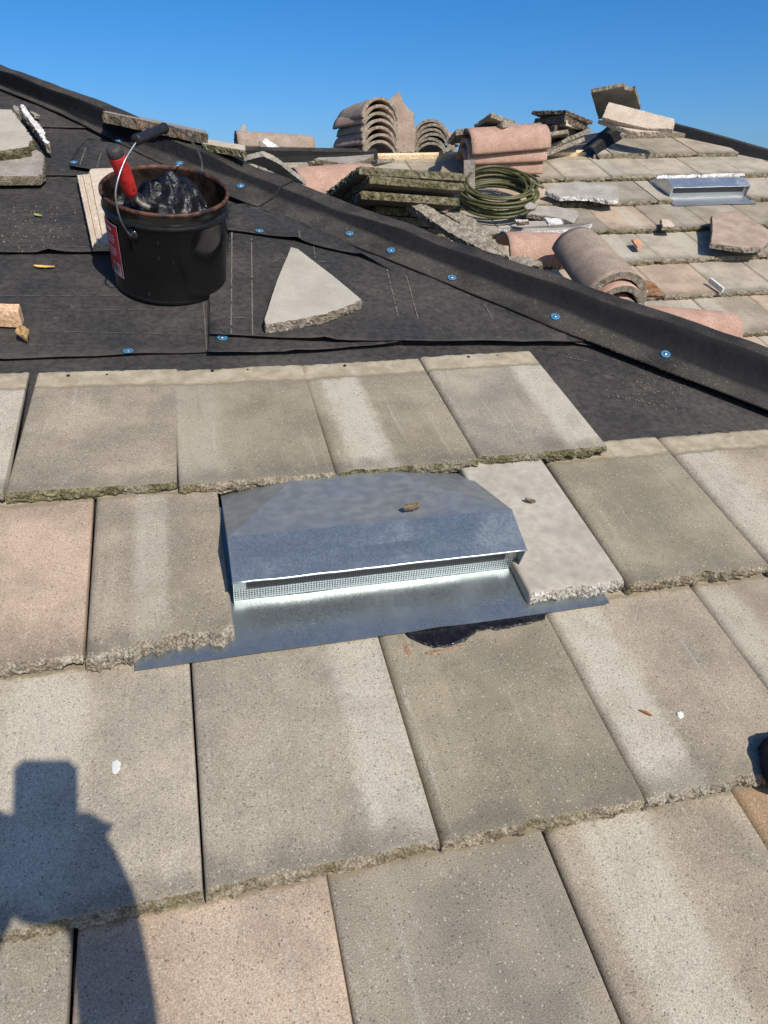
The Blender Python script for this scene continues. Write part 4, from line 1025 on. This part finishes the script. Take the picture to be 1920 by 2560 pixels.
# barrel and shards at the left end of the ridge
barrel('grey barrel tile lying along the far ridge behind a black strip', z3(150, 462), z3(1085, 505), 5.38, 5.46, .50, .112, .098, 'barrelgrey', 8, n=UP)
piece('mortar_lump', 'small lump of mortar on the end of the ridge barrel', 'mortar', [z3(*p) for p in ((195, 232), (210, 155), (265, 150), (274, 190), (268, 240))], facing(*z3(230, 200), 5.42, .2), 0, .03, top='pale', side='pale', rough=.004)
piece('tile_shard', 'white shard propped against the ridge barrel', 'tile piece', [z3(*p) for p in ((460, 365), (505, 308), (560, 345), (700, 440), (540, 436))], facing(*z3(570, 400), 5.2, .4), 0, .02, top='edge_white', side='edge_white', rough=.002, seed=41)
piece('tile_shard', 'brown shard leaning on the white shard by the ridge barrel', 'tile piece', [z3(*p) for p in ((425, 352), (450, 345), (530, 432), (440, 430))], facing(*z3(470, 400), 5.18, .3), 0, .02, top='greybrown', side='edge_grey', rough=.002, seed=42)
F_ = facing(*z3(560, 640), 3.3, -.55)
piece('roof_tile', 'tilted roof tile showing its dark underside above the hip', 'roof tile', [z3(*p) for p in ((240, 597), (300, 574), (480, 534), (600, 588), (690, 640), (985, 870), (1010, 900), (800, 850), (500, 690), (380, 650))], F_, 0, .024, top='under', side='greybrown', under='under', rough=.003, seed=43)
barrel('pink barrel tile half hidden behind the hip and the mossy stack', z3(860, 990), z3(1560, 960), 4.35, 4.5, .46, .125, .118, 'terracotta', 9)
piece('roof_tile', 'upper loose flat tile by the new ridge board', 'roof tile', [r2(*p) for p in ((535, 468), (560, 458), (720, 452), (890, 438), (885, 450), (840, 472), (745, 500))], BF, .075, .026, top='greybrown', side='edge', rough=.003, seed=44)
piece('roof_tile', 'lower loose flat tile by the new ridge board', 'roof tile', [r2(*p) for p in ((500, 482), (560, 474), (740, 508), (800, 500), (745, 528), (700, 526))], BF, .045, .026, top='greybrown', side='edge', rough=.003, seed=45)
# flat tiles on top of the pink stack
quad_slab('roof_tile', 'flat tile lying across the pink barrel stack', (*z4(160, 262), 5.02), (*z4(1062, 190), 5.20), (*z4(78, 360), 5.28), .032, None, 'greybrown', 'edge_grey', 'under', .008, 51)
quad_slab('roof_tile', 'peaked tile on top of the flat tile over the pink stack', (*z4(530, 84), 5.02), (*z4(800, 184), 5.2), (*z4(348, 212), 5.2), .028, None, 'greybrown', 'edge_grey', 'under', .006, 52)
quad_slab('tile_shard', 'small slanted tile piece between the flat tile and the peaked tile', (*z4(640, 190), 5.0), (*z4(760, 180), 5.1), (*z4(480, 285), 5.08), .03, None, 'greybrown', 'edge_grey', 'under', .006, 53, 'tile piece')
for i, (a, b, c, t, tp_, lb_) in enumerate((((1310, 62), (1590, 176), (950, 68), .022, 'greybrown', 'thin top tile of the messy pile left of the peak'), ((1300, 108), (1540, 196), (975, 150), .045, 'greybrown', 'thick crumbling tile second from the top of the messy pile'),
        ((1310, 165), (1475, 222), (1080, 236), .03, 'buff', 'tile with a cream edge in the middle of the messy pile'), ((1120, 288), (1215, 302), (1045, 345), .03, 'buff', 'small pale tile end low in the messy pile'), ((1190, 215), (1420, 262), (1000, 262), .06, 'greybrown', 'dark tile under the cream edged one in the messy pile'))):
    quad_slab('roof_tile', lb_, (*z4(*a), 5.45), (*z4(*b), 5.70), (*z4(*c), 5.72), t, None, tp_, 'edge_dark' if tp_ != 'buff' else 'buff', 'under', .007, 61 + i)
# slabs at the peak
piece('roof_tile', 'dark tile propped up at the peak, facing down', 'roof tile', [z6(*p) for p in ((215, 190), (245, 182), (480, 135), (710, 92), (735, 140), (830, 160), (875, 138), (960, 420), (880, 520), (330, 585))], facing(*z6(560, 350), 5.95, -.62), 0, .028, top='under', side='edge', rough=.003, seed=71)
piece('roof_tile', 'buff tile slab tilted over the peak of the roof, topmost', 'roof tile', [z6(*p) for p in ((480, 322), (720, 380), (1465, 575), (1462, 640), (1438, 745), (1370, 722), (1060, 722), (700, 640), (385, 552), (420, 470))], facing(*z6(900, 560), 5.72, .5), 0, .03, top='buff', side='buff', rough=.004, seed=72)
piece('roof_tile', 'buff tile slab wedged under the topmost buff slab at the peak', 'roof tile', [z6(*p) for p in ((325, 590), (480, 600), (860, 715), (1180, 745), (1285, 770), (900, 772), (780, 752))], facing(*z6(800, 700), 5.70, .62), 0, .026, top='buff', side='buff', rough=.004, seed=73)
# shards on the main roof
for lab, px, z, t, tp, sd in (
    ('grey broken tile with a white edge lying right of the hose', [r3(*p) for p in ((335, 655), (430, 695), (480, 690), (600, 692), (720, 716), (778, 706), (768, 630), (700, 622), (520, 598), (450, 612))], .052, .024, 'shard', 'edge_white'),
    ('grey broken tile tilted just below the hose', [r3(*p) for p in ((212, 742), (400, 745), (535, 778), (540, 800), (512, 850), (450, 825), (380, 812), (230, 792))], .045, .024, 'shard', 'edge_grey'),
    ('white broken tile piece below the tilted grey one', [r3(*p) for p in ((60, 880), (140, 858), (230, 835), (330, 832), (420, 852), (500, 872), (622, 845), (600, 872), (480, 888), (180, 906))], .04, .024, 'shard', 'edge_white'),
    ('small white chunk between the broken tiles below the hose', [r3(*p) for p in ((330, 812), (430, 820), (450, 845), (360, 852))], .05, .02, 'edge_white', 'edge_white'),
    ('large brown stained tile lying loose near the steel vent on the main roof', [z7(*p) for p in ((930, 815), (1100, 775), (1240, 745), (1659, 1000), (1760, 1090), (1600, 1240), (1350, 1245), (915, 1180), (935, 1000))], .075, .028, 'brownslab', 'edge_grey'),
    ('small chip with a rust spot on the mossy lipped tiles', [z7(*p) for p in ((268, 862), (380, 872), (462, 948), (440, 975), (290, 970))], .035, .02, 'buff', 'edge_grey'),
    ('small orange shard above the pink barrel tiles', [r3(*p) for p in ((850, 942), (900, 940), (922, 985), (885, 990))], .03, .012, 'clay', 'clay'),
    ('mossy chunk of tile beside the pink barrel collar', [z5(*p) for p in ((1000, 268), (1060, 280), (1170, 340), (1165, 385), (1080, 370), (1000, 310))], .05, .04, 'edge', 'edge')):
    if 'clay' not in M: M['clay'] = mat_simple('orange clay', (.50, .26, .15), .85); M['shard'] = mat_cement('grey tile face', (.30, .275, .23), (.38, .35, .30))
    piece('tile_shard', lab, 'tile piece', px, BF, z, t, top=tp, side=sd, rough=.004, seed=len(lab))
a_, b_ = hit(BF, *r3(1315, 1185), .02), hit(BF, *r3(1392, 1248), .02)
mm = MB(); mm.box((0, -.006, -.012), ((b_ - a_).length, .006, .012), 0, frame(a_, b_ - a_, n_rf)); tag(mm.obj('wood_strip', ('paint',)), 'thin white strip lying across a pink tile joint', 'strip')
M['oldrust'] = mat_edge('old rust', (.20, .085, .035), (.28, .16, .09), (.13, .10, .08))
rp = thing('pipe_flashing', 'rusty round flashing behind the nested barrel tiles', 'flashing', facing(*z5(1520, 600), 3.62, .5))
me, m = slab_px('plate', [z5(*p) for p in ((1395, 640), (1400, 560), (1430, 515), (1500, 505), (1580, 535), (1630, 590), (1650, 650))], rp.matrix_world, 0, .012, top='oldrust', side='oldrust', rough=.001)
obj('plate', me, rp, rp.matrix_world.inverted() @ m)
mm = MB(); mm.lathe([(.012, -.005), (.012, .01), (.007, .014), (.006, .004), (.0001, .004)], 16); p = loc(rp.matrix_world, *z5(1490, 615)); mm.obj('bolt', ('wire',), rp, Matrix.Translation((p.x, p.y, .0)), True)
# stake and hose
base_ = loc(BF, *z4(303, 1000)); pb = BF @ Vector((base_.x, base_.y, 0.0)); pt_ = at(*z4(303, 582), (pb - CAM.translation).length - .02)
mm = MB(); f_ = frame(pb, RIGHT, (pt_ - pb)); hh = (pt_ - pb).length
mm.box((-.031, -.018, -.03), (.031, .018, hh), 0, f_); st = mm.obj('wood_stake', ('wood_grey',)); tag(st, 'weathered timber stake standing inside the hose coil', 'stake')
M['hose'] = mat_simple('olive hose', (.080, .080, .024), .48, 0, .22, 60, .5, .05)
cH = BF @ Vector((loc(BF, *z4(575, 1095)).x, loc(BF, *z4(575, 1095)).y, .03))
pts = []; rh = random.Random(9); turns = 13; N = turns * 36
for i in range(N + 1):
    t_ = i / 36; k_ = int(t_); a = 2 * PI * t_
    R_ = .185 + .035 * fn(t_ * .55, 3, 0, 2) + .018 * math.sin(t_ * 2.4); zc_ = .012 + .0085 * t_ + .012 * n1(t_ * .8, 8)
    ex, ey = .022 * n1(k_ * 1.7 + 1, 2), .022 * n1(k_ * 2.3, 6)
    pts.append(cH + RIGHT * (R_ * math.cos(a) * 1.08 + ex) + FWD * (R_ * math.sin(a) * .98 + ey) + UP * (zc_ + .085 * math.sin(a)))
pts.append(pts[-1] + RIGHT * .05 - FWD * .05 - UP * .03)
mm = MB(); mm.tube(pts, .0074, 8); tag(mm.obj('garden_hose', ('hose',), smooth=True), 'coil of olive green hose lying on the tiles', 'hose')

# ================================================================== the photographer, behind the camera, whose shadow falls on the tiles
VIEW = -(CAM.to_3x3() @ Vector((0, 0, 1))); CUP = CAM.to_3x3() @ Vector((0, 1, 0)); CRT = CAM.to_3x3() @ Vector((1, 0, 0))
def caster(px, py, off):
    s_ = hit(RF, px, py, -.012); return s_ + SUN * (((CAM.translation - VIEW * off) - s_).dot(VIEW) / SUN.dot(VIEW))
M['skin'] = mat_simple('skin', (.42, .26, .18), .55, 0, .1); M['shirt'] = mat_simple('grey shirt', (.09, .095, .10), .9, 0, .2); M['jeans'] = mat_simple('dark work trousers', (.03, .035, .05), .9, 0, .25)
M['hair'] = mat_simple('dark hair', (.02, .015, .012), .6); M['boot'] = mat_simple('work boot', (.06, .04, .025), .7); M['phone'] = mat_simple('phone case', (.015, .015, .017), .35)
ph = [caster(36, 1641, .008), caster(168, 1641, .008), caster(172, 1915, .008), caster(30, 1915, .008)]
th = VIEW * .009
bm = bmesh.new(); vv = [bm.verts.new(p) for p in ph] + [bm.verts.new(p - th) for p in ph]
for f in ((0,1,2,3), (7,6,5,4), (0,4,5,1), (1,5,6,2), (2,6,7,3), (3,7,4,0)): bm.faces.new([vv[i] for i in f])
bmesh.ops.recalc_face_normals(bm, faces=bm.faces); bmesh.ops.bevel(bm, geom=[e for e in bm.edges if abs((e.verts[0].co - e.verts[1].co).normalized().dot(VIEW)) > .9], offset=.008, segments=4, affect='EDGES')
pme = bpy.data.meshes.new('phone'); bm.to_mesh(pme); bm.free(); pme.materials.append(M['phone'])
tag(obj('phone', pme), 'black phone held up by the photographer', 'phone')
CT = CAM.translation
roofz = lambda p: 4.0 + p.y * math.tan(SLOPE)
bs = CT - FWD * .52 - RIGHT * .03
Wr, Wl = caster(222, 1945, .05), caster(-22, 1930, .05)
Er, El = caster(268, 2290, .22), caster(-190, 2260, .22)
J = {'pel': bs - UP * .60 - FWD * .12, 'sp': bs - UP * .36 - FWD * .10, 'ch': bs - UP * .12 - FWD * .03, 'nk': bs + UP * .04, 'hd0': bs + UP * .13 + FWD * .02, 'hd1': bs + UP * .26 + FWD * .03,
     'shr': bs - UP * .03 + RIGHT * .18, 'shl': bs - UP * .03 - RIGHT * .18, 'er': Er, 'el': El, 'wr': Wr, 'wl': Wl, 'pr': caster(205, 1870, .035), 'pl': caster(-5, 1870, .035)}
Rr = {'pel': .155, 'sp': .135, 'ch': .145, 'nk': .055, 'hd0': .085, 'hd1': .075, 'shr': .075, 'shl': .075, 'er': .048, 'el': .048, 'wr': .042, 'wl': .040, 'pr': .046, 'pl': .046}
E_ = [('pel', 'sp'), ('sp', 'ch'), ('ch', 'nk'), ('nk', 'hd0'), ('hd0', 'hd1'), ('ch', 'shr'), ('ch', 'shl'), ('shr', 'er'), ('shl', 'el'), ('er', 'wr'), ('el', 'wl'), ('wr', 'pr'), ('wl', 'pl')]
for sd, nm in ((1, 'r'), (-1, 'l')):
    hipj = J['pel'] + RIGHT * .10 * sd - UP * .03; knee = J['pel'] + RIGHT * .2 * sd + FWD * .20 + UP * .02; ank = J['pel'] + RIGHT * .17 * sd + FWD * .0; ank.z = roofz(ank) + .10
    toe = ank + FWD * .16; toe.z = roofz(toe) + .05
    for k_, p_, r_ in (('hip', hipj, .10), ('kn', knee, .068), ('an', ank, .045), ('to', toe, .042)): J[k_ + nm] = p_; Rr[k_ + nm] = r_
    E_ += [('pel', 'hip' + nm), ('hip' + nm, 'kn' + nm), ('kn' + nm, 'an' + nm), ('an' + nm, 'to' + nm)]
    pp = J['p' + nm]; edge_p = ph[2] if sd > 0 else ph[3]; opp = ph[1] if sd > 0 else ph[0]; along = (opp - edge_p).normalized(); inn = (ph[3] - ph[2]).normalized() * sd
    for q in range(4):                                                    # fingers curl round the back of the phone
        b0 = pp + along * (.004 + .020 * q); L_ = (.026, .030, .028, .022)[q]
        for w_, (p_, r_) in enumerate(((b0 - VIEW * .012, .0095), (b0 + inn * L_ - VIEW * .026, .009), (b0 + inn * L_ * 2 - VIEW * .024, .008))):
            J['f%d%d%s' % (q, w_, nm)] = p_; Rr['f%d%d%s' % (q, w_, nm)] = r_
        E_ += [('p' + nm, 'f%d0%s' % (q, nm)), ('f%d0%s' % (q, nm), 'f%d1%s' % (q, nm)), ('f%d1%s' % (q, nm), 'f%d2%s' % (q, nm))]
    for w_, (p_, r_) in enumerate(((pp + inn * .016 - along * .012 - VIEW * .004, .011), (pp + inn * .034 + along * .012 - VIEW * .004, .0095))):
        J['t%d%s' % (w_, nm)] = p_; Rr['t%d%s' % (w_, nm)] = r_
    E_ += [('p' + nm, 't0' + nm), ('t0' + nm, 't1' + nm)]
J['mid'] = caster(95, 1922, .04); Rr['mid'] = .036; E_ += [('pr', 'mid')]  # unseen filler between the hands, added to round off their cast shadow
J['mid2'] = caster(20, 1935, .04); Rr['mid2'] = .038; E_ += [('mid', 'mid2')]
keys = list(J); pm = bpy.data.meshes.new('person'); pm.from_pydata([J[k_] for k_ in keys], [(keys.index(a), keys.index(b)) for a, b in E_], [])
po = obj('person', pm); md = po.modifiers.new('skin', 'SKIN'); sk = pm.skin_vertices[0].data
for i, k_ in enumerate(keys): sk[i].radius = (Rr[k_], Rr[k_]); sk[i].use_root = (k_ == 'pel')
sb = po.modifiers.new('sub', 'SUBSURF'); sb.levels = 2; sb.render_levels = 2
bpy.context.view_layer.update()
ev = bpy.data.meshes.new_from_object(po.evaluated_get(bpy.context.evaluated_depsgraph_get())); po.modifiers.clear(); po.data = ev; ev.materials.clear()
for k_ in ('skin', 'shirt', 'jeans', 'boot'): ev.materials.append(M[k_])
segs_ = [(J[a], J[b], 2 if a[:2] in ('hi', 'kn') or b[:3] == 'hip' else 3 if a[:2] == 'an' else 0 if a[:2] in ('nk', 'hd', 'er', 'el', 'wr', 'wl', 'pr', 'pl') or a[0] in 'ft' else 1) for a, b in E_]
for f in ev.polygons:
    c = f.center; best = 9
    for a, b, mi_ in segs_:
        d_ = b - a; t_ = max(0, min(1, (c - a).dot(d_) / max(1e-9, d_.length_squared))); dd = (c - a - d_ * t_).length
        if dd < best: best = dd; f.material_index = mi_
    f.use_smooth = True
tag(po, 'photographer in a grey shirt crouching on the roof with raised phone', 'person')
# cap, eyes, nose and mouth of the head
hc = J['hd0'].lerp(J['hd1'], .55); HF = frame(hc, RIGHT, UP)
hm = MB(); hm.lathe([(.100 * math.sin(a), .005 + .118 * math.cos(a)) for a in [PI * .5 * i / 8 + .001 for i in range(9)]][::-1], 28)
hm.add([(.085 * math.cos(a) * (1 if r_ == 0 else .95), .075 * math.sin(a) + (.075 if r_ else 0), .012 if r_ == 0 else .004) for r_ in (0, 1) for a in [PI * i / 8 for i in range(9)]], [(i, i + 1, i + 10, i + 9) for i in range(8)])
obj('cap', hm.mesh('cap', ('hair',), True), po, HF)
for sx in (-1, 1):
    em = MB(); em.lathe([(.011 * math.sin(PI * i / 6), .011 * math.cos(PI * i / 6)) for i in range(7)], 12); em.obj('eye', ('paint',), po, HF @ Matrix.Translation((sx * .032, .078, -.005)), True)
nm_ = MB(); nm_.add([(-.012, .082, -.03), (.012, .082, -.03), (0, .108, -.034), (0, .088, .005)], [(0, 2, 3), (2, 1, 3), (0, 1, 2)]); nm_.obj('nose', ('skin',), po, HF)
nm_ = MB(); nm_.tube([(-.022, .078, -.056), (0, .088, -.057), (.022, .078, -.056)], .005, 8); nm_.obj('mouth', ('clay',), po, HF, True)

# ================================================================== nail heads on the tile heads
FA = RF @ Matrix.Rotation(-TILT, 4, 'X'); FB = RF @ Matrix.Translation((0, -EXP, 0)) @ Matrix.Rotation(-TILT, 4, 'X')
nh = MB(); nh.lathe([(.0042, 0), (.0040, .0012), (.0001, .0017)], 12); nh_me = nh.mesh('tile_nail', ('label_black',), True)
nh2 = MB(); nh2.lathe([(.0026, .0002), (.0001, .0004)], 10); nh2_me = nh2.mesh('nail_hole', ('label_black',), True)
for F_, pts_ in ((FA, (r5(295, 155), r5(918, 135), r5(1490, 112), r6(365, 75))), (FB, (r6(1365, 402),))):
    for p in pts_: c = obj('tile_nail', nh_me, front, RF.inverted() @ F_ @ Matrix.Translation((*loc(F_, *p).xy, .0008)))
for F_, pts_ in ((FA, (r5(462, 150), r5(1070, 128), r6(490, 68))), (FB, (r6(1500, 392),))):
    for p in pts_: c = obj('nail_hole', nh2_me, front, RF.inverted() @ F_ @ Matrix.Translation((*loc(F_, *p).xy, .0008)))
# ================================================================== more broken pieces along the skyline and behind the hip
rS = random.Random(21)
extra = [('thin grey tile lying askew on the tiles above the mossy stack', r2(905, 470), r2(1010, 462), r2(800, 500), 4.6, .02), ('brown tile end sticking out left of the pink barrel stack', z4(20, 470), z4(150, 420), z4(-20, 500), 4.8, .022),
         ('flat tile leaning against the right end of the pink stack', z4(1075, 300), z4(1330, 262), z4(1085, 345), 5.35, .022), ('long grey tile lying along the hip left of the peak', z4(1080, 455), z4(1560, 250), z4(1075, 425), 5.5, .024),
         ('second long tile lying under the grey one left of the peak', z4(1100, 505), z4(1500, 345), z4(1090, 470), 5.42, .022), ('small dark tile corner behind the tall barrel stack', r2(640, 395), r2(690, 402), r2(630, 410), 5.5, .03)]
for i, (lb_, a, b, c, d_, t_) in enumerate(extra):
    quad_slab('roof_tile', lb_, (*a, d_), (*b, d_ + .15), (*c, d_ + .22), t_, None, 'greybrown', 'edge_grey', 'under', .005, 90 + i)
for i, (lb_, px, d_, up_, mt) in enumerate((
    ('grey shard standing on edge beside the hose coil', [z4(870, 1060), z4(930, 1010), z4(1010, 1040), z4(990, 1085), z4(900, 1095)], 4.35, .5, 'shard'),
    ('pale splinter of tile below the hose coil', [z4(770, 1190), z4(910, 1200), z4(925, 1225), z4(800, 1240)], 4.3, .6, 'edge_white'),
    ('tan splinter lying between hose coil and barrel tile', [z4(800, 1205), z4(915, 1190), z4(920, 1215), z4(810, 1228)], 4.25, .6, 'buff'),
    ('small dark moss clod on the white broken tile', [z5(265, 50), z5(290, 30), z5(330, 48), z5(345, 75), z5(290, 78)], 4.0, .5, 'edge_dark'))):
    piece('tile_shard', lb_, 'tile piece', px, facing(*px[0], d_, up_), 0, .016, top=mt, side='edge_grey', rough=.003, seed=120 + i)
